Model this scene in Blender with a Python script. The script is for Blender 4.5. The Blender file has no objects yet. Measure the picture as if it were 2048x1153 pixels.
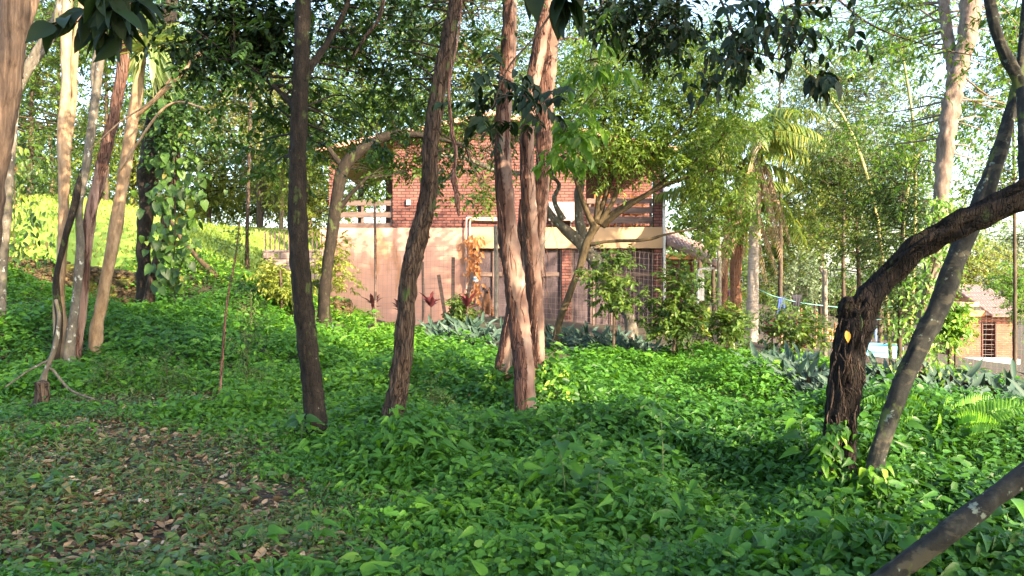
import bpy, math, random
import numpy as np
from mathutils import Vector

random.seed(7)
rng = np.random.default_rng(11)
scene = bpy.context.scene
R = math.radians
F = 1773.6            # focal length in photo pixels (2048 wide)
EYE = 1.6

# ------------------------------------------------------------------ camera
cam_d = bpy.data.cameras.new("camera")
cam_d.sensor_width = 36.0
cam_d.lens = 36.0 * F / 2048.0
cam_d.clip_start = 0.05
cam_d.clip_end = 2000
cam = bpy.data.objects.new("camera", cam_d)
cam.location = (0, 0, EYE)
cam.rotation_euler = (R(90), 0, 0)
scene.collection.objects.link(cam)
scene.camera = cam

# ------------------------------------------------------------------ world and sun
SUN_EL = 24.0
SUN_AZ = 137.0        # clockwise from +Y: behind the camera, to the right
world = bpy.data.worlds.new("World")
scene.world = world
world.use_nodes = True
wn = world.node_tree
sky = wn.nodes.new("ShaderNodeTexSky")
sky.sky_type = 'NISHITA'
sky.sun_disc = False
sky.sun_elevation = R(SUN_EL)
sky.sun_rotation = R(SUN_AZ)
sky.dust_density = 2.0
bg = wn.nodes["Background"]
wn.links.new(sky.outputs[0], bg.inputs[0])
bg.inputs[1].default_value = 0.13
sun_d = bpy.data.lights.new("sun", 'SUN')
sun_d.energy = 3.5
sun_d.angle = R(0.6)
sun_d.color = (1.0, 0.80, 0.56)
sun = bpy.data.objects.new("sun", sun_d)
sdir = Vector((math.sin(R(SUN_AZ)) * math.cos(R(SUN_EL)), math.cos(R(SUN_AZ)) * math.cos(R(SUN_EL)), math.sin(R(SUN_EL))))
sun.rotation_euler = sdir.to_track_quat('Z', 'Y').to_euler()
sun.location = sdir * 60
scene.collection.objects.link(sun)
SD = np.array(sdir)

vs = scene.view_settings
vs.view_transform = 'Standard'
vs.look = 'None'
vs.gamma = 1.0
vs.exposure = 2.7
scene.cycles.max_bounces = 6
scene.cycles.diffuse_bounces = 3
scene.cycles.glossy_bounces = 2
scene.cycles.transmission_bounces = 4
scene.cycles.transparent_max_bounces = 8
scene.cycles.use_denoising = True
scene.cycles.sample_clamp_indirect = 6.0


# ------------------------------------------------------------------ helpers
def W(px, py, d):
    """a point d metres away that the photograph shows near (px, py)"""
    return np.array([(px - 1024) / F * d, d, EYE + (576.5 - py) / F * d])


def vnoise(x, y, seed=0):
    x = np.asarray(x, float); y = np.asarray(y, float)
    xi = np.floor(x).astype(np.int64); yi = np.floor(y).astype(np.int64)
    xf = x - xi; yf = y - yi
    u = xf * xf * (3 - 2 * xf); v = yf * yf * (3 - 2 * yf)

    def h(a, b):
        n = (a * 374761393 + b * 668265263 + seed * 974711) & 0x7fffffff
        n = ((n ^ (n >> 13)) * 1274126177) & 0x7fffffff
        return ((n ^ (n >> 16)) & 0xffff) / 65535.0
    return (h(xi, yi) * (1 - u) * (1 - v) + h(xi + 1, yi) * u * (1 - v) + h(xi, yi + 1) * (1 - u) * v + h(xi + 1, yi + 1) * u * v)


def norm(a):
    return a / np.maximum(np.linalg.norm(a, axis=-1, keepdims=True), 1e-9)


class MB:
    def __init__(s):
        s.v = []; s.t = []; s.q = []; s.a = []; s.n = 0

    def add(s, v, tris=None, quads=None, tint=None):
        v = np.asarray(v, float).reshape(-1, 3)
        if tris is not None and len(tris): s.t.append(np.asarray(tris, np.int64).reshape(-1, 3) + s.n)
        if quads is not None and len(quads): s.q.append(np.asarray(quads, np.int64).reshape(-1, 4) + s.n)
        s.v.append(v)
        if tint is None: tint = np.full(len(v), 0.5)
        elif np.isscalar(tint): tint = np.full(len(v), float(tint))
        s.a.append(tint)
        s.n += len(v)
        return s

    def mesh(s, name, mat, origin=(0, 0, 0), smooth=True):
        V = np.concatenate(s.v) - np.asarray(origin, float)
        T = np.concatenate(s.t) if s.t else np.zeros((0, 3), np.int64)
        Q = np.concatenate(s.q) if s.q else np.zeros((0, 4), np.int64)
        me = bpy.data.meshes.new(name)
        me.vertices.add(len(V)); me.vertices.foreach_set("co", V.astype(np.float32).ravel())
        nl = T.size + Q.size
        me.loops.add(nl)
        me.loops.foreach_set("vertex_index", np.concatenate([T.ravel(), Q.ravel()]).astype(np.int32))
        me.polygons.add(len(T) + len(Q))
        ls = np.concatenate([np.arange(len(T)) * 3, T.size + np.arange(len(Q)) * 4]).astype(np.int32)
        me.polygons.foreach_set("loop_start", ls)
        me.polygons.foreach_set("use_smooth", np.full(len(ls), smooth))
        at = me.attributes.new("tint", 'FLOAT', 'POINT')
        at.data.foreach_set("value", np.concatenate(s.a).astype(np.float32))
        me.update(calc_edges=True)
        me.materials.append(mat)
        return me


ORG = {}


def thing(name, label, cat, base, group=None):
    o = bpy.data.objects.new(name, None)
    o.empty_display_size = 0.2
    scene.collection.objects.link(o)
    o.location = tuple(base)
    o["label"] = label; o["category"] = cat
    if group: o["group"] = group
    ORG[o.name] = np.array(base, float)
    return o


def part(name, mb, mat, parent, smooth=True, label=None, stuff=False):
    org = ORG[parent.name]
    o = bpy.data.objects.new(name, mb.mesh(name, mat, org, smooth))
    scene.collection.objects.link(o)
    o.parent = parent
    ORG[o.name] = org
    if label: o["label"] = label
    if stuff: o["kind"] = "stuff"
    return o


def solo(name, mb, mat, label, cat, base, group=None, smooth=True):
    o = bpy.data.objects.new(name, mb.mesh(name, mat, base, smooth))
    scene.collection.objects.link(o)
    o.location = tuple(base)
    o["label"] = label; o["category"] = cat
    if group: o["group"] = group
    ORG[o.name] = np.array(base, float)
    return o


def setting(name, mb, mat, kind, smooth=True):
    o = bpy.data.objects.new(name, mb.mesh(name, mat, (0, 0, 0), smooth))
    scene.collection.objects.link(o)
    o["kind"] = kind
    return o


def copy_thing(root, loc, rz=0.0, sc=1.0, label=None):
    r = root.copy(); scene.collection.objects.link(r)
    r.location = tuple(loc); r.rotation_euler = (0, 0, rz); r.scale = (sc, sc, sc)
    if label: r["label"] = label
    for ch in list(root.children):
        c = ch.copy(); scene.collection.objects.link(c); c.parent = r
        for g in list(ch.children):
            d = g.copy(); scene.collection.objects.link(d); d.parent = c
    return r


def box(mb, x0, x1, y0, y1, z0, z1, tint=None):
    v = [(x0, y0, z0), (x1, y0, z0), (x1, y1, z0), (x0, y1, z0), (x0, y0, z1), (x1, y0, z1), (x1, y1, z1), (x0, y1, z1)]
    q = [(0, 3, 2, 1), (4, 5, 6, 7), (0, 1, 5, 4), (1, 2, 6, 5), (2, 3, 7, 6), (3, 0, 4, 7)]
    return mb.add(v, quads=q, tint=tint)


def obox(mb, a, b, wid, thick, up=(0, 0, 1)):
    """a board from a to b"""
    a = np.array(a, float); b = np.array(b, float)
    d = norm(b - a); s = norm(np.cross(d, up)); u = np.cross(s, d)
    v = []
    for p in (a, b):
        for i, j in ((-1, -1), (1, -1), (1, 1), (-1, 1)):
            v.append(p + s * wid / 2 * i + u * thick / 2 * j)
    q = [(0, 1, 2, 3), (7, 6, 5, 4), (0, 4, 5, 1), (1, 5, 6, 2), (2, 6, 7, 3), (3, 7, 4, 0)]
    return mb.add(v, quads=q)


def smooth_path(P, n):
    P = np.array(P, float)
    k = len(P)
    E = np.vstack([2 * P[0] - P[1], P, 2 * P[-1] - P[-2]])
    t = np.linspace(0, k - 1, n)
    i = np.minimum(t.astype(int), k - 2); f = (t - i)[:, None]
    p0, p1, p2, p3 = E[i], E[i + 1], E[i + 2], E[i + 3]
    return 0.5 * (2 * p1 + (p2 - p0) * f + (2 * p0 - 5 * p1 + 4 * p2 - p3) * f ** 2 + (3 * p1 - p0 - 3 * p2 + p3) * f ** 3)


def tube(mb, P, rad, seg=10, n=None, rough=0.0, lump=0.0, tint=None, twist=0.0, flare=0.0):
    P = np.array(P, float); rad = np.array(rad, float) if not np.isscalar(rad) else np.full(len(P), rad)
    if n is None: n = max(4, len(P) * 3)
    C = smooth_path(np.hstack([P, rad[:, None]]), n)
    rr = np.maximum(C[:, 3], 0.0015); C = C[:, :3]
    T = norm(np.gradient(C, axis=0))
    u = np.cross(T[0], (0, 1, 0) if abs(T[0][1]) < 0.9 else (1, 0, 0)); u = u / np.linalg.norm(u)
    ang = np.linspace(0, 2 * math.pi, seg, endpoint=False)
    off = np.zeros((n, seg))
    if rough:
        r1 = rng.normal(size=(n, seg))
        for _ in range(3):
            r1[1:-1] = (r1[:-2] + r1[1:-1] * 2 + r1[2:]) / 4
        off += r1 * rough * 1.6
    if lump:
        k = max(3, n // 5)
        g = rng.normal(size=(k, seg)); g = (g + np.roll(g, 1, 1) + np.roll(g, -1, 1)) / 1.7
        ti = np.linspace(0, k - 1.001, n); i0 = ti.astype(int); ff = (ti - i0)[:, None]; ff = ff * ff * (3 - 2 * ff)
        off += (g[i0] * (1 - ff) + g[i0 + 1] * ff) * lump
    if flare:
        s = np.linspace(0, 1, n); rr = rr * (1 + flare * np.exp(-s * 14))
        off += (np.sin(ang * 4 + 1)[None, :] * 0.25 * flare) * np.exp(-s * 16)[:, None]
    rings = np.zeros((n, seg, 3))
    for i in range(n):
        u = u - T[i] * np.dot(u, T[i]); u /= np.linalg.norm(u)
        w = np.cross(T[i], u)
        a = ang + twist * i
        rings[i] = C[i] + (np.cos(a)[:, None] * u + np.sin(a)[:, None] * w) * (rr[i] * (1 + off[i]))[:, None]
    idx = np.arange(n * seg).reshape(n, seg)
    q = np.stack([idx[:-1], np.roll(idx[:-1], -1, 1), np.roll(idx[1:], -1, 1), idx[1:]], -1).reshape(-1, 4)
    v = np.vstack([rings.reshape(-1, 3), C[:1], C[-1:] + T[-1:] * rr[-1] * 0.4])
    b0, b1 = n * seg, n * seg + 1
    tr = [(b0, (j + 1) % seg, j) for j in range(seg)] + [(b1, (n - 1) * seg + j, (n - 1) * seg + (j + 1) % seg) for j in range(seg)]
    mb.add(v, tris=tr, quads=q, tint=tint)
    return C, rr


def prisms(mb, A, B, ra, rb, tint=0.5):
    """many thin three-sided sticks"""
    A = np.asarray(A, float); B = np.asarray(B, float); n = len(A)
    if n == 0: return
    d = norm(B - A)
    ref = np.where(np.abs(d[:, 2:3]) > 0.9, np.array([[1., 0, 0]]), np.array([[0, 0, 1.]]))
    s = norm(np.cross(d, ref)); u = np.cross(s, d)
    ra = np.broadcast_to(ra, (n,))[:, None]; rb = np.broadcast_to(rb, (n,))[:, None]
    v = np.zeros((n, 6, 3))
    for k in range(3):
        a = k * 2 * math.pi / 3
        o = math.cos(a) * s + math.sin(a) * u
        v[:, k] = A + o * ra; v[:, 3 + k] = B + o * rb
    q = np.array([(0, 1, 4, 3), (1, 2, 5, 4), (2, 0, 3, 5)])
    Q = (q[None] + (np.arange(n) * 6)[:, None, None]).reshape(-1, 4)
    mb.add(v.reshape(-1, 3), quads=Q, tint=tint)


# leaf templates: x along the leaf, y across (unit width 1 = half length), z up
def tpl(rows, droop=0.12, fold=0.12):
    v = [(0, 0, 0)]; tr = []
    for x, w in rows:
        z = -droop * x * x
        v += [(x, w, z + fold * w), (x, 0, z), (x, -w, z + fold * w)]
    v.append((1, 0, -droop)); m = len(rows); tip = len(v) - 1
    tr += [(0, 2, 1), (0, 3, 2)]
    for i in range(m - 1):
        a = 1 + 3 * i; b = a + 3
        tr += [(a, a + 1, b + 1), (a, b + 1, b), (a + 1, a + 2, b + 2), (a + 1, b + 2, b + 1)]
    a = 1 + 3 * (m - 1)
    tr += [(a, a + 1, tip), (a + 1, a + 2, tip)]
    return np.array(v, float), np.array(tr)


LANCE = tpl([(0.28, 0.2), (0.62, 0.17)], 0.18, 0.5)
ARROW = tpl([(0.0, 0.17), (0.16, 0.24), (0.4, 0.2), (0.7, 0.1)], 0.3, 0.45)
BIGARROW = tpl([(-0.12, 0.14), (0.0, 0.25), (0.2, 0.27), (0.4, 0.21), (0.62, 0.135), (0.82, 0.06)], 0.4, 0.45)
BIGOVAL = tpl([(0.08, 0.1), (0.2, 0.2), (0.38, 0.25), (0.58, 0.23), (0.76, 0.15), (0.9, 0.06)], 0.3, 0.4)
HEART = tpl([(0.0, 0.3), (0.3, 0.4), (0.7, 0.22)], 0.12, 0.25)
OVAL = tpl([(0.25, 0.22), (0.65, 0.22)], 0.12, 0.35)
SIMPLE = (np.array([(0, 0, 0), (0.45, 0.22, 0.04), (0.45, -0.22, 0.04), (1, 0, -0.1)], float), np.array([(0, 2, 1), (1, 2, 3)]))
BLADE = tpl([(0.3, 0.11), (0.7, 0.1)], 0.25, 0.5)
STRAP = tpl([(0.2, 0.05), (0.5, 0.055), (0.8, 0.035)], 0.45, 0.5)
DRY = (np.array([(0, 0, 0.02), (0.3, 0.24, 0.12), (0.35, 0, 0.0), (0.3, -0.22, 0.14), (0.7, 0.2, 0.2), (0.72, 0, 0.06), (0.7, -0.2, 0.1), (1, 0.03, 0.22)], float),
       np.array([(0, 2, 1), (0, 3, 2), (1, 2, 5), (1, 5, 4), (2, 3, 6), (2, 6, 5), (4, 5, 7), (5, 6, 7)]))


def leaves(mb, pos, dirv, up, size, T, wid=1.0, tint=None):
    tv, tt = T
    n = len(pos)
    if n == 0: return
    X = norm(dirv); Z = norm(up - X * np.sum(up * X, 1, keepdims=True)); Y = np.cross(Z, X)
    size = np.broadcast_to(size, (n,))[:, None, None]
    wid = np.broadcast_to(wid, (n,))[:, None, None]
    v = pos[:, None, :] + size * (tv[None, :, 0:1] * X[:, None] + tv[None, :, 1:2] * wid * Y[:, None] + tv[None, :, 2:3] * Z[:, None])
    k = len(tv)
    tri = (tt[None] + (np.arange(n) * k)[:, None, None]).reshape(-1, 3)
    if tint is None: tint = rng.random(n)
    mb.add(v.reshape(-1, 3), tris=tri, tint=np.repeat(np.broadcast_to(tint, (n,)), k))


def rdir(n):
    return norm(rng.normal(size=(n, 3)))


def crown(lm, bm, blobs, clumps, twigs, per, size, T=LANCE, twig=0.5, droop=0.25, pinn=False, anchor=None, limb_r=0.03, csize=0.22, wid=1.0, tmul=1.0, limbs=None):
    """foliage: blobs are (centre, (rx, ry, rz)); each holds clumps of twigs with leaves on both sides"""
    tot = sum(np.prod(b[1]) ** (1 / 1.5) for b in blobs)
    for c, r in blobs:
        c = np.array(c, float); r = np.array(r, float)
        nc = max(2, int(clumps * np.prod(r) ** (1 / 1.5) / tot))
        cc = c + rdir(nc) * r * (rng.random((nc, 1)) ** 0.45)
        if anchor is not None and bm is not None:
            A = np.array(anchor, float)
            for k in range(0, nc, 1 if nc < 12 else 2 if nc < 30 else 4):
                dd = np.linalg.norm(A - cc[k], axis=1) + np.maximum(0, A[:, 2] - cc[k, 2]) * 0.8
                a = A[np.argmin(dd)]
                mid = (a + cc[k]) / 2 + rng.normal(size=3) * 0.08 * np.linalg.norm(cc[k] - a) + np.array([0, 0, 0.06 * np.linalg.norm(cc[k] - a)])
                lb = bm if limbs is None else MB()
                tube(lb, [a, mid, cc[k]], [limb_r, limb_r * 0.6, limb_r * 0.2], seg=5, n=7, rough=0.05)
                if limbs is not None: limbs.append(lb)
        nt = nc * twigs
        ci = np.repeat(np.arange(nc), twigs)
        cr = r.mean() * csize
        st = cc[ci] + rng.normal(size=(nt, 3)) * cr * np.array([1, 1, 0.6])
        td = norm((st - c) / r * 0.5 + rdir(nt) * 0.8 - np.array([0, 0, droop]))
        tl = twig * (0.6 + 0.8 * rng.random(nt))
        if bm is not None:
            prisms(bm, st, st + td * tl[:, None], 0.006 * limb_r / 0.03, 0.002)
        ti = np.repeat(np.arange(nt), per)
        fr = np.tile((np.arange(per) + 0.5) / per, nt) + rng.normal(size=nt * per) * 0.04
        p = st[ti] + td[ti] * (tl[ti] * fr)[:, None]
        side = norm(np.cross(td[ti], rdir(nt)[ti] * 0.5 + np.array([0, 0, 1.0])))
        sg = np.tile(np.where(np.arange(per) % 2 == 0, 1.0, -1.0), nt)[:, None]
        ld = norm(td[ti] * 0.6 + side * sg + rdir(nt * per) * (0.15 if pinn else 0.45) - np.array([0, 0, droop]))
        up = norm(np.array([0, 0, 0.9]) + rdir(nt * per) * 0.55 + SD * 0.25)
        tt = np.clip(rng.random(nc)[ci][ti] * 0.5 + rng.random(nt * per) * 0.5, 0, 1) * tmul
        leaves(lm, p, ld, up, size * (0.65 + 0.7 * rng.random(nt * per)), T, wid, tt)


# ------------------------------------------------------------------ materials
def newmat(name):
    m = bpy.data.materials.new(name); m.use_nodes = True
    nt = m.node_tree; nt.nodes.clear()
    out = nt.nodes.new("ShaderNodeOutputMaterial")
    return m, nt, out


def N(nt, typ, **kw):
    n = nt.nodes.new(typ)
    for k, v in kw.items():
        if k.startswith("i_"):
            key = k[2:]
            n.inputs[int(key) if key.isdigit() else key.replace("_", " ")].default_value = v
        else: setattr(n, k, v)
    return n


def ramp(nt, stops):
    r = nt.nodes.new("ShaderNodeValToRGB")
    e = r.color_ramp.elements
    while len(e) < len(stops): e.new(0.5)
    for k, (p, c) in enumerate(stops):
        e[k].position = p; e[k].color = tuple(c) + (1,) if len(c) == 3 else c
    return r


def leafmat(name, stops, trans=0.35, rough=0.45, spec=0.5, back=None, tgain=1.6):
    m, nt, out = newmat(name)
    at = N(nt, "ShaderNodeAttribute", attribute_name="tint")
    rp = ramp(nt, stops); nt.links.new(at.outputs["Fac"], rp.inputs[0])
    col = rp.outputs[0]
    if back:
        g = N(nt, "ShaderNodeNewGeometry")
        mx = N(nt, "ShaderNodeMix", data_type='RGBA'); mx.inputs[7].default_value = tuple(back) + (1,)
        nt.links.new(g.outputs["Backfacing"], mx.inputs[0]); nt.links.new(col, mx.inputs[6]); col = mx.outputs[2]
    p = N(nt, "ShaderNodeBsdfPrincipled", i_Roughness=rough); p.inputs["Specular IOR Level"].default_value = spec
    nt.links.new(col, p.inputs["Base Color"])
    if trans > 0:
        t = N(nt, "ShaderNodeBsdfTranslucent")
        mv = N(nt, "ShaderNodeMix", data_type='RGBA', blend_type='MULTIPLY'); mv.inputs[0].default_value = 1.0
        mv.inputs[7].default_value = (tgain * 1.05, tgain * 1.0, tgain * 0.5, 1)
        nt.links.new(col, mv.inputs[6]); nt.links.new(mv.outputs[2], t.inputs[0])
        ms = N(nt, "ShaderNodeMixShader"); ms.inputs[0].default_value = trans
        nt.links.new(p.outputs[0], ms.inputs[1]); nt.links.new(t.outputs[0], ms.inputs[2])
        nt.links.new(ms.outputs[0], out.inputs[0])
    else:
        nt.links.new(p.outputs[0], out.inputs[0])
    return m


def bark(name, stops, sc=(9, 9, 1.6), bump=0.6, dist=0.03, patches=None, rough=0.85, crack=0.75, cs=2.6):
    """stretched noise for furrows; patches = (colour, threshold, scale) for lichen, moss or bare wood"""
    m, nt, out = newmat(name)
    tc = N(nt, "ShaderNodeTexCoord")
    mp = N(nt, "ShaderNodeMapping"); mp.inputs["Scale"].default_value = sc
    nt.links.new(tc.outputs["Object"], mp.inputs[0])
    n1 = N(nt, "ShaderNodeTexNoise", i_Scale=1.6, i_Detail=9.0, i_Roughness=0.68)
    nt.links.new(mp.outputs[0], n1.inputs["Vector"])
    rp = ramp(nt, stops); nt.links.new(n1.outputs[0], rp.inputs[0])
    col = rp.outputs[0]
    height = n1.outputs[0]
    if crack > 0:
        nd = N(nt, "ShaderNodeTexNoise", i_Scale=3.0, i_Detail=3.0); nt.links.new(mp.outputs[0], nd.inputs["Vector"])
        mxv = N(nt, "ShaderNodeMix", data_type='VECTOR'); mxv.inputs[0].default_value = 0.12
        nt.links.new(mp.outputs[0], mxv.inputs[4]); nt.links.new(nd.outputs["Color"], mxv.inputs[5])
        vo = N(nt, "ShaderNodeTexVoronoi", feature='DISTANCE_TO_EDGE', i_Scale=cs); nt.links.new(mxv.outputs[1], vo.inputs["Vector"])
        rc = ramp(nt, [(0.0, (1 - crack,) * 3), (0.10, (1, 1, 1))]); nt.links.new(vo.outputs["Distance"], rc.inputs[0])
        mc = N(nt, "ShaderNodeMix", data_type='RGBA', blend_type='MULTIPLY'); mc.inputs[0].default_value = 1.0
        nt.links.new(col, mc.inputs[6]); nt.links.new(rc.outputs[0], mc.inputs[7]); col = mc.outputs[2]
        mh = N(nt, "ShaderNodeMath", operation='MULTIPLY_ADD'); mh.inputs[1].default_value = 0.5
        nt.links.new(rc.outputs[0], mh.inputs[0]); nt.links.new(n1.outputs[0], mh.inputs[2]); height = mh.outputs[0]
    if patches:
        for pc, th, ps, stretch in patches:
            mp2 = N(nt, "ShaderNodeMapping"); mp2.inputs["Scale"].default_value = (ps, ps, ps * stretch)
            mp2.inputs["Location"].default_value = (pc[0] * 17, th * 9, ps)
            nt.links.new(tc.outputs["Object"], mp2.inputs[0])
            n2 = N(nt, "ShaderNodeTexNoise", i_Scale=1.0, i_Detail=5.0, i_Roughness=0.6)
            nt.links.new(mp2.outputs[0], n2.inputs["Vector"])
            r2 = ramp(nt, [(th, (0, 0, 0)), (th + 0.05, (1, 1, 1))]); nt.links.new(n2.outputs[0], r2.inputs[0])
            mx = N(nt, "ShaderNodeMix", data_type='RGBA'); mx.inputs[7].default_value = tuple(pc) + (1,)
            nt.links.new(r2.outputs[0], mx.inputs[0]); nt.links.new(col, mx.inputs[6]); col = mx.outputs[2]
    p = N(nt, "ShaderNodeBsdfPrincipled", i_Roughness=rough)
    p.inputs["Specular IOR Level"].default_value = 0.25
    nt.links.new(col, p.inputs["Base Color"])
    b = N(nt, "ShaderNodeBump", i_Strength=bump, i_Distance=dist)
    nt.links.new(height, b.inputs["Height"]); nt.links.new(b.outputs[0], p.inputs["Normal"])
    nt.links.new(p.outputs[0], out.inputs[0])
    return m


def plain(name, c, rough=0.7, var=0.15, scale=3.0, metal=0.0, bump=0.0):
    m, nt, out = newmat(name)
    tc = N(nt, "ShaderNodeTexCoord")
    n1 = N(nt, "ShaderNodeTexNoise", i_Scale=scale, i_Detail=6.0, i_Roughness=0.6)
    nt.links.new(tc.outputs["Object"], n1.inputs["Vector"])
    c = np.array(c)
    rp = ramp(nt, [(0.3, tuple(c * (1 - var))), (0.7, tuple(np.minimum(c * (1 + var), 1)))])
    nt.links.new(n1.outputs[0], rp.inputs[0])
    p = N(nt, "ShaderNodeBsdfPrincipled", i_Roughness=rough, i_Metallic=metal)
    nt.links.new(rp.outputs[0], p.inputs["Base Color"])
    if bump:
        b = N(nt, "ShaderNodeBump", i_Strength=bump, i_Distance=0.02)
        nt.links.new(n1.outputs[0], b.inputs["Height"]); nt.links.new(b.outputs[0], p.inputs["Normal"])
    nt.links.new(p.outputs[0], out.inputs[0])
    return m


def brickmat(name, c1, c2, mortar, bw=0.24, bh=0.085, axis='XZ'):
    m, nt, out = newmat(name)
    tc = N(nt, "ShaderNodeTexCoord"); sp = N(nt, "ShaderNodeSeparateXYZ"); cb = N(nt, "ShaderNodeCombineXYZ")
    nt.links.new(tc.outputs["Object"], sp.inputs[0])
    ad = N(nt, "ShaderNodeMath", operation='ADD')
    nt.links.new(sp.outputs[0], ad.inputs[0]); nt.links.new(sp.outputs[1], ad.inputs[1])
    nt.links.new(ad.outputs[0], cb.inputs[0]); nt.links.new(sp.outputs[2], cb.inputs[1])
    br = N(nt, "ShaderNodeTexBrick", i_Scale=1.0)
    br.inputs["Color1"].default_value = tuple(c1) + (1,); br.inputs["Color2"].default_value = tuple(c2) + (1,)
    br.inputs["Mortar"].default_value = tuple(mortar) + (1,)
    br.inputs["Mortar Size"].default_value = 0.014; br.inputs["Mortar Smooth"].default_value = 0.3
    br.inputs["Brick Width"].default_value = bw; br.inputs["Row Height"].default_value = bh
    nt.links.new(cb.outputs[0], br.inputs["Vector"])
    n1 = N(nt, "ShaderNodeTexNoise", i_Scale=2.0, i_Detail=6.0)
    nt.links.new(tc.outputs["Object"], n1.inputs["Vector"])
    rp = ramp(nt, [(0.3, (0.72, 0.72, 0.72)), (0.7, (1.15, 1.15, 1.15))]); nt.links.new(n1.outputs[0], rp.inputs[0])
    mx = N(nt, "ShaderNodeMix", data_type='RGBA', blend_type='MULTIPLY'); mx.inputs[0].default_value = 1.0
    nt.links.new(br.outputs[0], mx.inputs[6]); nt.links.new(rp.outputs[0], mx.inputs[7])
    p = N(nt, "ShaderNodeBsdfPrincipled", i_Roughness=0.85)
    nt.links.new(mx.outputs[2], p.inputs["Base Color"])
    b = N(nt, "ShaderNodeBump", i_Strength=0.9, i_Distance=0.02, invert=True)
    nt.links.new(br.outputs["Fac"], b.inputs["Height"]); nt.links.new(b.outputs[0], p.inputs["Normal"])
    nt.links.new(p.outputs[0], out.inputs[0])
    return m


M = {}
# foliage
M['cover'] = leafmat("ground cover leaves", [(0.0, (0.016, 0.060, 0.009)), (0.45, (0.048, 0.150, 0.013)), (0.85, (0.12, 0.27, 0.016)), (0.985, (0.25, 0.38, 0.04)), (1.0, (0.42, 0.36, 0.06))], 0.32, 0.46, 0.32)
M['low'] = leafmat("small weeds", [(0.0, (0.035, 0.08, 0.014)), (0.7, (0.085, 0.16, 0.022)), (0.9, (0.16, 0.18, 0.045)), (1.0, (0.22, 0.14, 0.07))], 0.3, 0.5)
M['grass'] = leafmat("lawn grass", [(0.0, (0.12, 0.18, 0.03)), (0.6, (0.20, 0.27, 0.045)), (1.0, (0.36, 0.34, 0.12))], 0.35, 0.7, 0.2)
M['dark'] = leafmat("dark glossy leaves", [(0.0, (0.018, 0.045, 0.010)), (0.6, (0.042, 0.095, 0.016)), (0.93, (0.08, 0.16, 0.02)), (1.0, (0.20, 0.16, 0.04))], 0.22, 0.5, 0.35)
M['shadowleaf'] = leafmat("leaves with shadow in their colour", [(0.0, (0.007, 0.016, 0.006)), (1.0, (0.018, 0.042, 0.010))], 0.12, 0.6, 0.25)  # overhanging leaves: their shade is put into the near-black colour
M['stalk'] = leafmat("green stalk", [(0.0, (0.05, 0.09, 0.02)), (1.0, (0.09, 0.13, 0.04))], 0.0, 0.6)
M['airy'] = leafmat("light airy leaves", [(0.0, (0.04, 0.085, 0.012)), (0.6, (0.11, 0.19, 0.025)), (0.93, (0.2, 0.27, 0.04)), (1.0, (0.42, 0.24, 0.05))], 0.42, 0.5, tgain=1.9)
M['mid'] = leafmat("mid green leaves", [(0.0, (0.03, 0.065, 0.012)), (0.6, (0.075, 0.14, 0.02)), (0.92, (0.15, 0.21, 0.03)), (1.0, (0.35, 0.18, 0.04))], 0.35, 0.45)
M['bright'] = leafmat("bright leaves", [(0.0, (0.05, 0.12, 0.015)), (0.6, (0.10, 0.21, 0.02)), (1.0, (0.2, 0.32, 0.04))], 0.4, 0.45, tgain=1.9)
M['yellow'] = leafmat("sunlit yellow green leaves", [(0.0, (0.09, 0.13, 0.02)), (0.6, (0.20, 0.25, 0.035)), (1.0, (0.36, 0.34, 0.07))], 0.4, 0.5)
M['olive'] = leafmat("olive leaves", [(0.0, (0.05, 0.07, 0.02)), (0.6, (0.13, 0.14, 0.05)), (1.0, (0.30, 0.25, 0.12))], 0.3, 0.5)
M['grey'] = leafmat("grey green leaves", [(0.0, (0.07, 0.12, 0.06)), (0.6, (0.16, 0.22, 0.13)), (1.0, (0.28, 0.34, 0.20))], 0.3, 0.5)
M['silver'] = leafmat("silvery leaves with purple backs", [(0.0, (0.02, 0.048, 0.032)), (0.6, (0.05, 0.09, 0.062)), (0.985, (0.10, 0.155, 0.125)), (1.0, (0.25, 0.12, 0.05))], 0.05, 0.6, 0.25, back=(0.03, 0.014, 0.016))
M['purple'] = leafmat("purple cordyline leaves", [(0.0, (0.07, 0.012, 0.02)), (1.0, (0.20, 0.05, 0.06))], 0.2, 0.4)
M['litter'] = leafmat("dry fallen leaves", [(0.0, (0.06, 0.035, 0.018)), (0.5, (0.23, 0.14, 0.075)), (0.9, (0.40, 0.27, 0.16)), (1.0, (0.56, 0.42, 0.28))], 0.1, 0.7, 0.2)
M['dryvine'] = leafmat("dry orange leaves", [(0.0, (0.35, 0.14, 0.04)), (1.0, (0.6, 0.3, 0.12))], 0.3, 0.6)
M['brom'] = leafmat("bromeliad leaves", [(0.0, (0.12, 0.20, 0.06)), (0.7, (0.30, 0.38, 0.14)), (1.0, (0.55, 0.5, 0.25))], 0.35, 0.45)
M['frond'] = leafmat("palm leaflets", [(0.0, (0.05, 0.10, 0.02)), (0.6, (0.14, 0.2, 0.035)), (1.0, (0.36, 0.30, 0.05))], 0.35, 0.4)
M['dryfrond'] = leafmat("dry palm leaflets", [(0.0, (0.24, 0.16, 0.09)), (1.0, (0.52, 0.38, 0.24))], 0.2, 0.7)
M['fern'] = leafmat("fern leaflets", [(0.0, (0.08, 0.22, 0.02)), (1.0, (0.2, 0.4, 0.05))], 0.4, 0.5)
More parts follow.
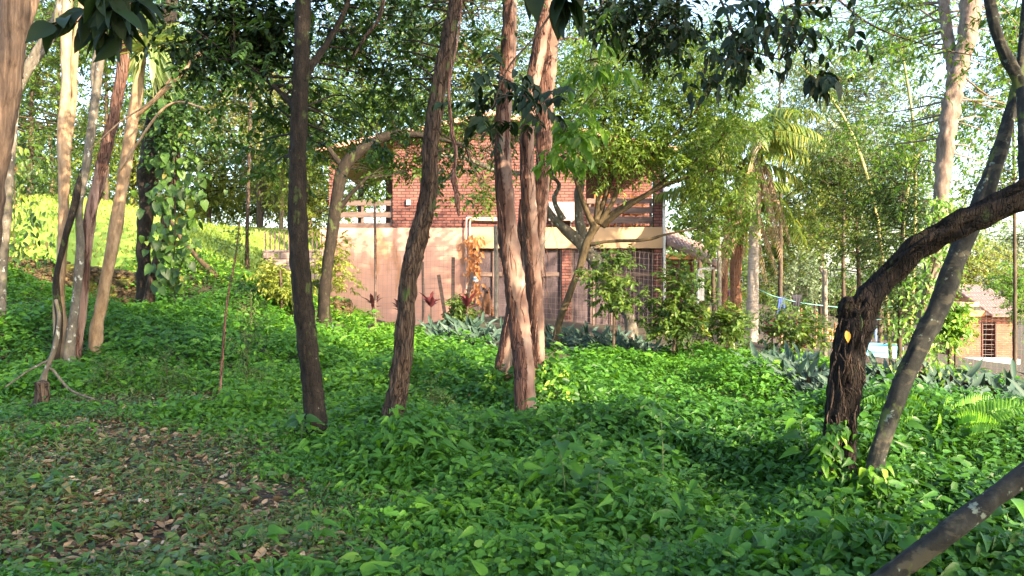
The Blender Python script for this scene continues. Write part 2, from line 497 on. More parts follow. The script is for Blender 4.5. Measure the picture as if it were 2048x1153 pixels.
# bark
M['b_dark'] = bark("dark mossy bark", [(0.3, (0.008, 0.006, 0.004)), (0.55, (0.026, 0.019, 0.013)), (0.75, (0.06, 0.047, 0.03))], (10, 10, 4), 0.7, 0.02, [((0.05, 0.065, 0.02), 0.6, 7, 0.6), ((0.25, 0.27, 0.2), 0.70, 16, 1)], crack=0.5, cs=5)
M['b_brown'] = bark("furrowed brown bark", [(0.3, (0.018, 0.011, 0.008)), (0.5, (0.07, 0.045, 0.03)), (0.72, (0.18, 0.125, 0.085))], (12, 12, 1.8), 1.0, 0.03, [((0.06, 0.09, 0.025), 0.62, 5, 0.5)])
M['b_peel'] = bark("peeling red brown bark over pale wood", [(0.3, (0.035, 0.016, 0.012)), (0.5, (0.12, 0.062, 0.045)), (0.7, (0.27, 0.16, 0.12))], (16, 16, 1.2), 0.9, 0.03, [((0.33, 0.215, 0.17), 0.50, 3.6, 0.13), ((0.17, 0.085, 0.065), 0.60, 5, 0.15)])
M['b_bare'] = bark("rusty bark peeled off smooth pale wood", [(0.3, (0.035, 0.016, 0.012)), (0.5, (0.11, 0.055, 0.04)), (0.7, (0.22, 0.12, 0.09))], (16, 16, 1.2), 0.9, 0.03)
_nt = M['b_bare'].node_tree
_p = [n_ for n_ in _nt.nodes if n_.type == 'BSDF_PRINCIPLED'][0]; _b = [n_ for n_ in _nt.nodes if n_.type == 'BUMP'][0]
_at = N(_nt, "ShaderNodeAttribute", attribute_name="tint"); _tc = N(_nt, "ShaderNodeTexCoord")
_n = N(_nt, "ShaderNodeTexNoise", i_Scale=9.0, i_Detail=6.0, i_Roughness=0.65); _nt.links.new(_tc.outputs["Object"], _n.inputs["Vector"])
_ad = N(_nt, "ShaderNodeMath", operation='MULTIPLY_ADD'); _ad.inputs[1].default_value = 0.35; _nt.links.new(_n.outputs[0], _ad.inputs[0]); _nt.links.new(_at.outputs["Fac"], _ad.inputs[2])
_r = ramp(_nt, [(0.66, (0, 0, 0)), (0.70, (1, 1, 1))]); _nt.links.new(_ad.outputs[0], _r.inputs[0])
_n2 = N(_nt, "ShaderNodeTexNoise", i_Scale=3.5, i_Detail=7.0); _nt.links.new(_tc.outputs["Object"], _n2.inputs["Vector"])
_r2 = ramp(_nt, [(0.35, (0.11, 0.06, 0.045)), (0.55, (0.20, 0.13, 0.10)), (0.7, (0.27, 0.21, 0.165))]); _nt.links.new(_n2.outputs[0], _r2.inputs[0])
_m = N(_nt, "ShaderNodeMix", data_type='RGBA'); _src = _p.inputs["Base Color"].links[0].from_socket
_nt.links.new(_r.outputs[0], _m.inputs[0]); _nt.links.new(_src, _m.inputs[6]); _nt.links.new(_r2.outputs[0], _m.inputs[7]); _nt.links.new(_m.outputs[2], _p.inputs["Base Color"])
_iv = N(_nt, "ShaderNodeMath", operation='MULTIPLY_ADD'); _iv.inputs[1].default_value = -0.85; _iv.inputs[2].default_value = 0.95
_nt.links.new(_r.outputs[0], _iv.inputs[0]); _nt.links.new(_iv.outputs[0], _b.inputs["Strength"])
M['b_shag'] = bark("shaggy rusty bark", [(0.3, (0.09, 0.04, 0.028)), (0.5, (0.24, 0.12, 0.085)), (0.7, (0.44, 0.26, 0.19))], (20, 20, 1.2), 1.0, 0.04)
M['b_tan'] = bark("smooth tan bark", [(0.3, (0.13, 0.08, 0.045)), (0.5, (0.30, 0.20, 0.115)), (0.75, (0.48, 0.35, 0.22))], (7, 7, 2.4), 0.7, 0.02, [((0.11, 0.07, 0.04), 0.64, 5, 0.4)], crack=0)
M['b_streak'] = bark("streaked smooth bark", [(0.3, (0.04, 0.026, 0.018)), (0.5, (0.12, 0.08, 0.055)), (0.72, (0.26, 0.18, 0.12))], (20, 20, 1.6), 0.9, 0.02, crack=0)
M['b_lichen'] = bark("grey bark with lichen", [(0.3, (0.05, 0.042, 0.03)), (0.6, (0.15, 0.13, 0.10)), (0.8, (0.26, 0.24, 0.19))], (9, 9, 4), 0.7, 0.02, [((0.40, 0.40, 0.34), 0.60, 12, 0.7), ((0.09, 0.1, 0.04), 0.62, 8, 0.8)], crack=0)
M['b_black'] = bark("black wet bark with shreds", [(0.35, (0.006, 0.004, 0.003)), (0.55, (0.018, 0.012, 0.009)), (0.8, (0.08, 0.05, 0.035))], (14, 14, 2.2), 1.0, 0.04, [((0.03, 0.04, 0.015), 0.62, 8, 0.6)])
M['b_blotch'] = bark("dark blotched bark", [(0.35, (0.009, 0.009, 0.008)), (0.55, (0.022, 0.022, 0.018)), (0.8, (0.06, 0.06, 0.045))], (10, 10, 8), 0.5, 0.015, [((0.15, 0.18, 0.14), 0.62, 14, 1.0), ((0.05, 0.045, 0.03), 0.55, 6, 2.0), ((0.06, 0.08, 0.02), 0.58, 5, 0.5)], crack=0)
M['b_pale'] = bark("pale grey pink bark", [(0.3, (0.08, 0.055, 0.043)), (0.55, (0.19, 0.14, 0.11)), (0.8, (0.32, 0.26, 0.21))], (8, 8, 3), 0.7, 0.02, [((0.20, 0.13, 0.09), 0.62, 6, 0.4)], crack=0)
M['b_twig'] = bark("twig bark", [(0.3, (0.03, 0.022, 0.015)), (0.7, (0.11, 0.08, 0.055))], (9, 9, 4), 0.3, 0.01, crack=0)
M['b_green'] = bark("olive bark", [(0.3, (0.025, 0.018, 0.009)), (0.55, (0.07, 0.05, 0.025)), (0.8, (0.16, 0.115, 0.06))], (9, 9, 4), 0.5, 0.02, crack=0)
M['b_palm'] = bark("ringed pale palm bark", [(0.3, (0.26, 0.21, 0.17)), (0.6, (0.50, 0.43, 0.37)), (0.8, (0.66, 0.6, 0.52))], (4, 4, 18), 0.6, 0.02, crack=0)
M['b_boot'] = bark("orange brown palm sheaths", [(0.3, (0.16, 0.06, 0.03)), (0.55, (0.42, 0.20, 0.11)), (0.8, (0.70, 0.45, 0.32))], (14, 14, 1.0), 1.0, 0.04)
M['culm'] = plain("bamboo culm", (0.22, 0.20, 0.06), 0.5, 0.3, 6)

# ------------------------------------------------------------------ terrain
CP = []  # control points from where the ground is seen: (px, py, distance, metres of growth above the soil)
for px, py, d, g in [(0, 1153, 4.95, 0), (1024, 1153, 5.0, 0), (2048, 1153, 5.0, .0), (200, 800, 11.4, 0), (-300, 800, 11.2, 0), (560, 820, 10.8, 0), (60, 900, 8.2, 0),
                     (640, 890, 8.5, 0), (785, 885, 8.9, 0), (1050, 850, 10.4, 0.0), (1670, 1000, 6.4, 0), (2200, 900, 8.0, 0.1), (1900, 900, 8.3, .1),
                     (0, 578, 18, .3), (-500, 566, 18, .3), (-400, 552, 20.1, .25), (0, 562, 20.1, .25), (150, 578, 20.2, .25), (300, 597, 20.4, .25), (590, 622, 21.0, .25), (300, 610, 18.5, .25), (500, 640, 18, .25), (700, 640, 19.5, .3), (900, 655, 19, .3), (1100, 672, 18, .3), (1300, 705, 16.5, .3),
                     (1450, 675, 21, .2), (1620, 720, 18.5, .3), (1850, 790, 14, .0), (2100, 800, 14, .1), (1500, 830, 11.5, .3), (2000, 850, 11, .2),
                     (700, 645, 24.2, 0), (950, 640, 23.6, 0), (1150, 645, 24.2, 0), (1320, 655, 26, 0), (800, 640, 30, 0), (1300, 640, 30, 0),
                     (40, 525, 21.3, 0), (-400, 500, 21.3, 0), (300, 556, 21.6, 0), (590, 590, 22.2, 0), (300, 466, 44, 0), (60, 458, 46, 0), (-500, 450, 46, 0), (200, 508, 31, 0), (520, 470, 38, 0), (650, 520, 30, 0),
                     (1980, 722, 49, 0), (2300, 720, 49, 0), (1740, 712, 33, 0), (1560, 690, 30, 0), (2050, 740, 27, 0), (-500, 450, 70, 0), (200, 450, 70, 0), (700, 460, 70, 0), (1300, 540, 70, 0), (1700, 640, 75, 0), (2100, 640, 90, 0)]:
    p = W(px, py, d); CP.append((p[0], p[1], p[2] - g))
for x, y, z in [(-10, 0, 0.2), (0, 0, 0), (10, 0, 0.1), (0, -12, 0), (-14, -12, .3), (14, -12, 0), (-60, 10, 5), (60, 10, -3), (-100, 120, 9), (0, 140, 7), (110, 120, -4), (-200, 300, 20), (0, 320, 12), (200, 320, 2), (-60, -60, 2), (60, -60, -2), (250, -100, 0), (-250, -100, 5), (0, 420, 14)]:
    CP.append((x, y, z))
CP = np.array(CP)
_c = 1.5


def _k(r2): return -np.sqrt(r2 + _c * _c)


_A = _k(((CP[:, None, :2] - CP[None, :, :2]) ** 2).sum(-1)) - np.eye(len(CP)) * 0.25
_n = len(CP)
_B = np.zeros((_n + 1, _n + 1)); _B[:_n, :_n] = _A; _B[:_n, _n] = 1; _B[_n, :_n] = 1
_w = np.linalg.solve(_B, np.append(CP[:, 2], 0))


def H(x, y):
    x = np.atleast_1d(np.asarray(x, float)); y = np.atleast_1d(np.asarray(y, float))
    out = np.zeros(x.shape)
    fx, fy, fo = x.ravel(), y.ravel(), out.ravel()
    for i in range(0, len(fx), 40000):
        r2 = (fx[i:i + 40000, None] - CP[None, :, 0]) ** 2 + (fy[i:i + 40000, None] - CP[None, :, 1]) ** 2
        fo[i:i + 40000] = _k(r2) @ _w[:_n] + _w[_n]
    out = fo.reshape(x.shape)
    near = np.exp(-(np.hypot(x, y) / 40) ** 2)
    return out + (vnoise(x * 0.8, y * 0.8, 3) - 0.5) * 0.12 * near


def h1(x, y): return float(H(x, y)[0])


def G(px, py, lo=3.0, hi=60.0):
    """where the line of sight through a photo pixel meets the ground"""
    d = np.linspace(lo, hi, 1200)
    z = EYE + (576.5 - py) / F * d
    g = H((px - 1024) / F * d, d)
    i = np.argmax(z < g) if (z < g).any() else len(d) - 1
    return np.array([(px - 1024) / F * d[i], d[i], g[i]])


gx = np.sinh(np.linspace(-4.1, 4.1, 260)) * 12.0
gy = np.sinh(np.linspace(-3.2, 4.3, 300)) * 11.0 + 8
X, Y = np.meshgrid(gx, gy)
Z = H(X, Y)
idx = np.arange(X.size).reshape(X.shape)
q = np.stack([idx[:-1, :-1], idx[:-1, 1:], idx[1:, 1:], idx[1:, :-1]], -1).reshape(-1, 4)
m, nt, out = newmat("soil")
tc = N(nt, "ShaderNodeTexCoord")
n1 = N(nt, "ShaderNodeTexNoise", i_Scale=14.0, i_Detail=9.0, i_Roughness=0.75); nt.links.new(tc.outputs["Object"], n1.inputs["Vector"])
n2 = N(nt, "ShaderNodeTexNoise", i_Scale=0.9, i_Detail=5.0); nt.links.new(tc.outputs["Object"], n2.inputs["Vector"])
r1 = ramp(nt, [(0.3, (0.014, 0.009, 0.006)), (0.5, (0.048, 0.031, 0.019)), (0.7, (0.12, 0.08, 0.05))]); nt.links.new(n1.outputs[0], r1.inputs[0])
r2 = ramp(nt, [(0.48, (0, 0, 0)), (0.62, (0.55, 0.55, 0.55))]); nt.links.new(n2.outputs[0], r2.inputs[0])
mx = N(nt, "ShaderNodeMix", data_type='RGBA'); mx.inputs[7].default_value = (0.035, 0.06, 0.015, 1)
nt.links.new(r2.outputs[0], mx.inputs[0]); nt.links.new(r1.outputs[0], mx.inputs[6])
pb = N(nt, "ShaderNodeBsdfPrincipled", i_Roughness=0.95); nt.links.new(mx.outputs[2], pb.inputs["Base Color"])
bb = N(nt, "ShaderNodeBump", i_Strength=0.8, i_Distance=0.03); nt.links.new(n1.outputs[0], bb.inputs["Height"]); nt.links.new(bb.outputs[0], pb.inputs["Normal"])
nt.links.new(pb.outputs[0], out.inputs[0])
M['soil'] = m
setting("ground", MB().add(np.stack([X, Y, Z], -1).reshape(-1, 3), quads=q), M['soil'], "structure")

# lawn sheet beyond the stone wall (left) running round behind the house
WALL = [W(-420, 498, 20.6), W(-150, 508, 20.6), W(40, 515, 20.7), W(150, 527, 20.7), W(272, 546, 20.9), (W(328, 556, 21)), W(450, 570, 21.2), W(590, 588, 21.5), W(700, 600, 21.8)]


def wall_y(x): return np.interp(x, [p[0] for p in WALL], [p[1] for p in WALL])


lx = np.linspace(-70, -4.2, 130); ly = np.linspace(0, 1, 90) ** 1.5
LX, LT = np.meshgrid(lx, ly)
LY = wall_y(LX) + 0.02 + LT * 27
LZ = H(LX, LY) + 0.07
ix = np.arange(LX.size).reshape(LX.shape)
q = np.stack([ix[:-1, :-1], ix[:-1, 1:], ix[1:, 1:], ix[1:, :-1]], -1).reshape(-1, 4)
m, nt, out = newmat("lawn")
tc = N(nt, "ShaderNodeTexCoord")
n1 = N(nt, "ShaderNodeTexNoise", i_Scale=0.5, i_Detail=8.0, i_Roughness=0.7); nt.links.new(tc.outputs["Object"], n1.inputs["Vector"])
n2 = N(nt, "ShaderNodeTexNoise", i_Scale=20, i_Detail=6.0, i_Roughness=0.8); nt.links.new(tc.outputs["Object"], n2.inputs["Vector"])
ma = N(nt, "ShaderNodeMix", data_type='FLOAT'); ma.inputs[0].default_value = 0.4
nt.links.new(n1.outputs[0], ma.inputs[2]); nt.links.new(n2.outputs[0], ma.inputs[3])
r1 = ramp(nt, [(0.34, (0.09, 0.17, 0.025)), (0.5, (0.17, 0.27, 0.035)), (0.62, (0.30, 0.34, 0.08)), (0.75, (0.36, 0.33, 0.15))]); nt.links.new(ma.outputs[0], r1.inputs[0])
pb = N(nt, "ShaderNodeBsdfPrincipled", i_Roughness=1.0); nt.links.new(r1.outputs[0], pb.inputs["Base Color"])
nt.links.new(pb.outputs[0], out.inputs[0])
setting("lawn", MB().add(np.stack([LX, LY, LZ], -1).reshape(-1, 3), quads=q), m, "structure")
n = 90000
bx = rng.uniform(-34, -4.4, n); by = wall_y(bx) + 0.3 + rng.random(n) ** 1.4 * 38
keep = (bx > -0.66 * by)
bx, by = bx[keep], by[keep]; n = len(bx)
gm = MB()
leaves(gm, np.stack([bx, by, H(bx, by) + 0.06], 1), norm(rng.normal(size=(n, 3)) * 0.4 + [0, 0, 1]), rdir(n), 0.065 * (0.6 + 0.9 * rng.random(n)) * (1 + by / 40), BLADE, 1.2, np.clip(vnoise(bx * .5, by * .5, 9) * 0.7 + rng.random(n) * 0.35, 0, 1))
setting("lawn_grass", gm, M['grass'], "stuff")

# ------------------------------------------------------------------ low stone retaining wall
M['stone'] = bark("mossy stone", [(0.3, (0.03, 0.022, 0.014)), (0.5, (0.10, 0.07, 0.035)), (0.75, (0.24, 0.17, 0.07))], (3, 3, 6), 1.0, 0.06, [((0.16, 0.16, 0.03), 0.58, 2, 1.5), ((0.025, 0.035, 0.012), 0.55, 1.2, 1)])
base = W(300, 590, 21)
wt = thing("retaining_wall", "low mossy stone retaining wall along the edge of the sunny lawn", "wall", base)
mb = MB()
path = smooth_path(WALL, 60)
k = 0
for i in range(len(path) - 1):
    a, b = path[i], path[i + 1]
    L = np.linalg.norm((b - a)[:2]); dx = (b - a) / max(L, 1e-6)
    for row in range(4):
        s = 0.0
        while s < L:
            w_ = random.uniform(0.16, 0.38); p = a + dx * (s + w_ / 2)
            zt = p[2] - row * 0.19 + random.uniform(-.02, .02)
            c = np.array([p[0], p[1] + random.uniform(-.03, .03), zt - 0.1])
            sx, sy, sz = w_ / 2 * 1.06, random.uniform(.14, .2), 0.10
            v = []
            for u1 in (-1, 0, 1):
                for u2 in (-1, 1):
                    for u3 in (-1, 0, 1):
                        f = 0.82 if (abs(u1) + abs(u3) == 2) else 1.0
                        v.append(c + np.array([u1 * sx * f, u2 * sy * (0.85 if abs(u1) + abs(u3) else 1.1), u3 * sz * f]) + rng.normal(size=3) * 0.012)
            def I(a1, a2, a3): return a1 * 6 + a2 * 3 + a3
            qq = []
            for a1 in (0, 1):
                for a3 in (0, 1):
                    qq.append((I(a1, 0, a3), I(a1 + 1, 0, a3), I(a1 + 1, 0, a3 + 1), I(a1, 0, a3 + 1)))
                    qq.append((I(a1, 1, a3), I(a1, 1, a3 + 1), I(a1 + 1, 1, a3 + 1), I(a1 + 1, 1, a3)))
                qq.append((I(a1, 0, 2), I(a1 + 1, 0, 2), I(a1 + 1, 1, 2), I(a1, 1, 2)))
                qq.append((I(a1, 0, 0), I(a1, 1, 0), I(a1 + 1, 1, 0), I(a1 + 1, 0, 0)))
            for a3 in (0, 1):
                qq.append((I(0, 0, a3), I(0, 0, a3 + 1), I(0, 1, a3 + 1), I(0, 1, a3)))
                qq.append((I(2, 0, a3), I(2, 1, a3), I(2, 1, a3 + 1), I(2, 0, a3 + 1)))
            mb.add(v, quads=qq)
            s += w_
part("stonework", mb, M['stone'], wt, smooth=False)
mb = MB()
n = 2600
t = rng.random(n) * (len(path) - 1.01); i = t.astype(int)
p = path[i] + (path[i + 1] - path[i]) * (t - i)[:, None] + np.stack([rng.normal(size=n) * .05, rng.normal(size=n) * .12 - .05, -rng.random(n) ** 2 * 0.5 + 0.02], 1)
sel = vnoise(p[:, 0] * 1.1, p[:, 2] * 2, 5) > 0.42
p = p[sel]; n = len(p)
leaves(mb, p, norm(rdir(n) + [0, -0.6, -0.3]), norm(rdir(n) * .5 + [0, -.6, .6]), 0.09 * (0.5 + rng.random(n)), LANCE, 1.2)
part("creeper", mb, M['cover'], wt)


# ------------------------------------------------------------------ ground cover
def gauss(x, y, px, py, sx, sy, d=None):
    c = G(px, py) if d is None else W(px, py, d)
    return np.exp(-((x - c[0]) / sx) ** 2 - ((y - c[1]) / sy) ** 2)


def mound(x, y):
    return (0.7 * gauss(x, y, 1135, 800, 0.75, .7, 11.1) + 0.35 * gauss(x, y, 900, 760, 1.1, .9, 12.3) + 0.35 * gauss(x, y, 1330, 760, 2.2, 1.4, 13.5)
            + 0.35 * gauss(x, y, 700, 700, 1.3, 1.0, 16.5) + 0.25 * gauss(x, y, 300, 700, 2.5, 1.2, 15) + 0.2 * gauss(x, y, 1400, 800, 1.2, .7, 11.3)
            + 0.30 * gauss(x, y, 1660, 1000, .35, .4, 6.5) + 0.15 * gauss(x, y, 1200, 900, 1.6, .6, 8.4) + 0.25 * gauss(x, y, 1950, 900, 2, 1, 10.5))


def bare(x, y):
    b = 1.2 * gauss(x, y, 60, 1000, 1.9, 1.4) + 1.0 * gauss(x, y, 330, 1060, 1.1, .9) + 1.1 * gauss(x, y, 330, 812, 2.3, .55) + .7 * gauss(x, y, 30, 860, 2.2, .8)
    b = b + 0.9 * gauss(x, y, 860, 855, .8, .35) + 0.7 * gauss(x, y, 560, 1110, .8, .4) + .6 * gauss(x, y, 720, 850, .5, .4) + .5 * gauss(x, y, 1750, 1130, 1.5, .35) + .45 * gauss(x, y, 350, 900, 1.2, .7)
    return b + (vnoise(x * 1.4, y * 1.4, 21) - 0.5) * 0.7


def sample_wedge(n, d0, d1, power, margin=1.25):
    """points on the ground in front of the camera, thinning out with distance"""
    a = 2 - power
    u = rng.random(n)
    d = (d0 ** a + u * (d1 ** a - d0 ** a)) ** (1 / a)
    x = (rng.random(n) * 2 - 1) * 0.577 * margin * d
    return x, d


SILV_PX = [(px, 660 + (px - 868) * .06) for px in np.linspace(868, 1010, 9)] + [(px, 672 + (px - 1110) * .12) for px in np.linspace(1110, 1300, 13)] \
    + [(px, 686 + (px - 1110) * .13) for px in np.linspace(1120, 1290, 9)] + [(px, 716 + (px - 1500) * .38) for px in np.linspace(1510, 1640, 9)] \
    + [(px, 760 + (px - 1560) * .35) for px in np.linspace(1560, 1700, 8)] + [(px, 778 + (px - 1700) * .05 + 8 * math.sin(px)) for px in np.linspace(1700, 2120, 23)] \
    + [(px, 812 + (px - 1740) * .06 + 6 * math.cos(px)) for px in np.linspace(1740, 2120, 19)] + [(px, 676 + (px - 880) * .08) for px in np.linspace(880, 1000, 6)] + [(px, 745 + (px - 1500) * .38) for px in np.linspace(1530, 1640, 5)] + [(610, 650), (580, 690), (480, 690), (520, 700), (640, 675)]
SILV = [G(px, py + 14, 8, 24)[:2] for px, py in SILV_PX]


def cover_area(x, y):
    px = 1024 + x / y * F
    edge = np.interp(px, [-600, 0, 300, 600, 780, 880, 1100, 1200, 1500, 1700, 2048, 2600], [19.8, 19.8, 20.1, 20.8, 20.0, 17.6, 16.6, 17, 18.0, 16.0, 14.5, 14.5])
    ok = y < edge
    for (sx, sy) in SILV:
        ok &= ~((np.abs(x - sx) < .30) & (y > sy - .22) & (y < sy + .5))
    return ok


npl = 27000
x, y = sample_wedge(npl, 3.3, 22, 1.25)
b = bare(x, y)
keep = cover_area(x, y) & (b < 0.35 + rng.random(npl) * 0.35)
keep &= ~((y < 4.6) & (x < 0.2))
x, y, b = x[keep], y[keep], b[keep]
# each plant carries a rosette of leaves, so that gaps open between plants
per = 14
pr = np.repeat(0.06 + 0.09 * rng.random(len(x)), per); ph = np.repeat(0.65 + 0.5 * rng.random(len(x)), per)
pt = np.repeat(rng.random(len(x)), per)
x = np.repeat(x, per) + rng.normal(size=len(x) * per) * pr; y = np.repeat(y, per) + rng.normal(size=len(pr)) * pr; b = np.repeat(b, per)
g = H(x, y)
top = 0.16 + 0.22 * vnoise(x * 1.1, y * 1.1, 8) + 0.10 * vnoise(x * 5, y * 5, 18) + mound(x, y)
thin = np.clip((b + 0.1) / 0.5, 0, 1)
top = top * (1 - 0.65 * thin)
hz = top * ph * (1 - rng.random(len(x)) ** 2.2 * 0.85)
n = len(x)
az = rng.random(n) * 2 * math.pi
ld = np.stack([np.cos(az), np.sin(az), rng.normal(size=n) * 0.35 - 0.12], 1) + np.array([0.1, -0.25, -0.05])
# lean away from the slope of the growth
e = 0.15
gxx = (mound(x + e, y) - mound(x - e, y)) / (2 * e); gyy = (mound(x, y + e) - mound(x, y - e)) / (2 * e)
up = np.stack([-gxx, -gyy, np.ones(n)], 1) + rng.normal(size=(n, 3)) * 0.36 + np.array([0.15, -0.28, 0])
sz = 0.094 * (1 + .12 * np.exp(-(y - 4.5) / 2.0)) * (y / 7) ** 0.15 * (0.5 + 1.0 * rng.random(n) ** 1.3) * (1 - 0.35 * thin)
big = rng.random(n) < 0.03
sz[big] *= 1.5
patch = vnoise(x * 0.35 + 5, y * 0.35, 31)
tint = np.clip(patch * 0.4 + rng.random(n) * 0.35 + pt * .25 + np.clip((y - 7) / 40, 0, .14) - 0.12, 0, 1)
pos = np.stack([x, y, g + hz], 1)
near = y < 8.5
mb = MB()
spc = vnoise(x * 1.3 + 9, y * 1.3, 91) + rng.normal(size=n) * .16
near0 = near & (spc < .6); nearb = near & ~near0
leaves(mb, pos[near0], ld[near0], up[near0], sz[near0] * 1.12, ARROW, 0.62 + 0.4 * rng.random(near0.sum()), tint[near0])
leaves(mb, pos[nearb], ld[nearb], up[nearb], sz[nearb] * .62, OVAL, 1.0 + 0.5 * rng.random(nearb.sum()), tint[nearb])
leaves(mb, pos[~near], ld[~near], up[~near], sz[~near], OVAL, 0.68 + 0.35 * rng.random((~near).sum()), tint[~near])
nn = near & (rng.random(n) < 0.5)
prisms(mb, np.stack([x[nn], y[nn], g[nn]], 1) + rng.normal(size=(nn.sum(), 3)) * [.03, .03, 0], pos[nn], 0.0018, 0.0014, 0.3)
setting("ground_cover", mb, M['cover'], "stuff")

# weedy verge along the stone wall and the end of the lawn
n = 16000
x = rng.uniform(-14, -3.6, n); y = wall_y(x) - .9 + 1.6 * rng.random(n); z = H(x, y)
kp = vnoise(x * 2, y * 2, 71) + .35 * (x > -8.5) > .5; kp &= ~((x < -8.5) & (y < wall_y(x)))
x, y, z = x[kp], y[kp], z[kp]; n = len(x)
mb = MB()
leaves(mb, np.stack([x, y, z + .03 + .22 * rng.random(n) ** 2 + .06], 1), norm(rdir(n) * [1, 1, .5]), norm(rdir(n) * .5 + [.1, -.4, 1]), .05 + .07 * rng.random(n), LANCE, 1.0)
setting("verge_weeds", mb, M['cover'], "stuff")

# small weeds over the bare patches
n = 85000
x, y = sample_wedge(n, 3.2, 13, 1.5)
b = bare(x, y)
cl = vnoise(x * 2.2, y * 2.2, 66)
keep = (b > 0.1) & (cl + rng.random(n) * 0.5 > 0.62)
x, y = x[keep], y[keep]; n = len(x)
az = rng.random(n) * 2 * math.pi
mb = MB()
leaves(mb, np.stack([x, y, H(x, y) + 0.01 + rng.random(n) * 0.09], 1), np.stack([np.cos(az), np.sin(az), rng.random(n) * 0.7 - .1], 1), norm(rdir(n) * .5 + [0, -.2, 1]), 0.045 * (0.5 + rng.random(n)), LANCE, 1.0)
nb = n // 3
leaves(mb, np.stack([x, y, H(x, y)], 1)[:nb], norm(rng.normal(size=(nb, 3)) * 0.4 + [0, 0, 1]), rdir(nb), 0.09 * (0.5 + rng.random(nb)), STRAP, .8)
npl = 900
x, y = sample_wedge(npl, 4.2, 12, 1.3); b = bare(x, y)
kp = (b > .15) & (vnoise(x * 1.1, y * 1.1, 61) > .4); x, y = np.repeat(x[kp], 7), np.repeat(y[kp], 7); n = len(x)
x = x + rng.normal(size=n) * .06; y = y + rng.normal(size=n) * .06; az = rng.random(n) * 6.283
leaves(mb, np.stack([x, y, H(x, y) + .04 + rng.random(n) * .10], 1), np.stack([np.cos(az), np.sin(az), rng.normal(size=n) * .3], 1), norm(rdir(n) * .4 + [0, -.3, 1]), .05 + .06 * rng.random(n), ARROW, 1.0)
setting("weeds", mb, M['low'], "stuff")

# fallen leaves
n = 65000
x, y = sample_wedge(n, 3.0, 14, 1.3)
b = bare(x, y)
keep = (b > 0.05) & (vnoise(x * 1.8, y * 1.8, 77) + rng.random(n) * .6 > 0.45)
x, y = x[keep], y[keep]; n = len(x)
mb = MB()
az = rng.random(n) * 2 * math.pi
leaves(mb, np.stack([x, y, H(x, y) + 0.012 + rng.random(n) * 0.02], 1), np.stack([np.cos(az), np.sin(az), rng.normal(size=n) * 0.2], 1), norm(rdir(n) * .6 + [0, 0, 1]), 0.025 + 0.08 * rng.random(n) ** 1.8, DRY, 0.7 + rng.random(n) * .7)
setting("fallen_leaves", mb, M['litter'], "stuff")

# ------------------------------------------------------------------ the brick house
M['brick'] = brickmat("red brick", (0.17, 0.055, 0.044), (0.24, 0.09, 0.068), (0.055, 0.03, 0.025))
M['brick2'] = brickmat("orange brick", (0.27, 0.09, 0.05), (0.34, 0.13, 0.075), (0.14, 0.07, 0.05), 0.3, 0.10)
M['plaster'] = bark("stained peach plaster", [(0.2, (0.52, 0.265, 0.19)), (0.5, (0.60, 0.33, 0.245)), (0.8, (0.66, 0.41, 0.31))], (0.6, 0.6, 0.35), 0.12, 0.01, [((0.46, 0.23, 0.13), 0.55, 0.9, 0.35), ((0.33, 0.18, 0.11), 0.63, 1.8, 0.25)], crack=0)
M['band'] = plain("cream plaster", (0.47, 0.30, 0.165), 0.8, 0.08, 1.5)
M['plank'] = bark("weathered brown board", [(0.3, (0.08, 0.05, 0.045)), (0.6, (0.17, 0.12, 0.10)), (0.8, (0.26, 0.19, 0.16))], (1.5, 8, 14), 0.4, 0.01, crack=0)
M['inside'] = plain("dim interior wall", (0.10, 0.05, 0.04), 0.9)
M['tile'] = plain("clay roof tile", (0.50, 0.27, 0.19), 0.85, 0.35, 5)
M['tilepale'] = plain("weathered pale roof tile", (0.26, 0.18, 0.155), 0.85, 0.25, 7)
M['white'] = plain("white paint", (0.74, 0.72, 0.68), 0.5, 0.06)
M['acwhite'] = plain("white air conditioner shell", (0.42, 0.37, 0.345), 0.5, 0.05)
M['grille'] = plain("grey grille", (0.35, 0.33, 0.32), 0.5, 0.1)
M['orange'] = plain("orange painted timber", (0.70, 0.26, 0.08), 0.6, 0.12)
M['rafter'] = plain("dark rafter wood", (0.20, 0.10, 0.07), 0.7, 0.2)
M['metalwire'] = plain("galvanised wire", (0.22, 0.17, 0.15), 0.5, 0.2, metal=0.3)
M['concrete'] = bark("weathered concrete", [(0.3, (0.16, 0.13, 0.10)), (0.6, (0.32, 0.27, 0.22)), (0.8, (0.44, 0.38, 0.32))], (6, 6, 6), 0.5, 0.02, crack=0)
m, nt, out = newmat("sun screen cloth")
tr = N(nt, "ShaderNodeBsdfTransparent"); df = N(nt, "ShaderNodeBsdfDiffuse"); df.inputs[0].default_value = (0.10, 0.076, 0.082, 1)
ms = N(nt, "ShaderNodeMixShader"); ms.inputs[0].default_value = 0.9
nt.links.new(tr.outputs[0], ms.inputs[1]); nt.links.new(df.outputs[0], ms.inputs[2]); nt.links.new(ms.outputs[0], out.inputs[0])
M['screen'] = m
m, nt, out = newmat("window glass")
pg = N(nt, "ShaderNodeBsdfPrincipled", i_Roughness=0.08); pg.inputs["Base Color"].default_value = (0.05, 0.05, 0.05, 1)
nt.links.new(pg.outputs[0], out.inputs[0]); M['glass'] = m

D = 26.0


def hx(px): return (px - 1024) / F * D
def hz(py): return EYE + (576.5 - py) / F * D


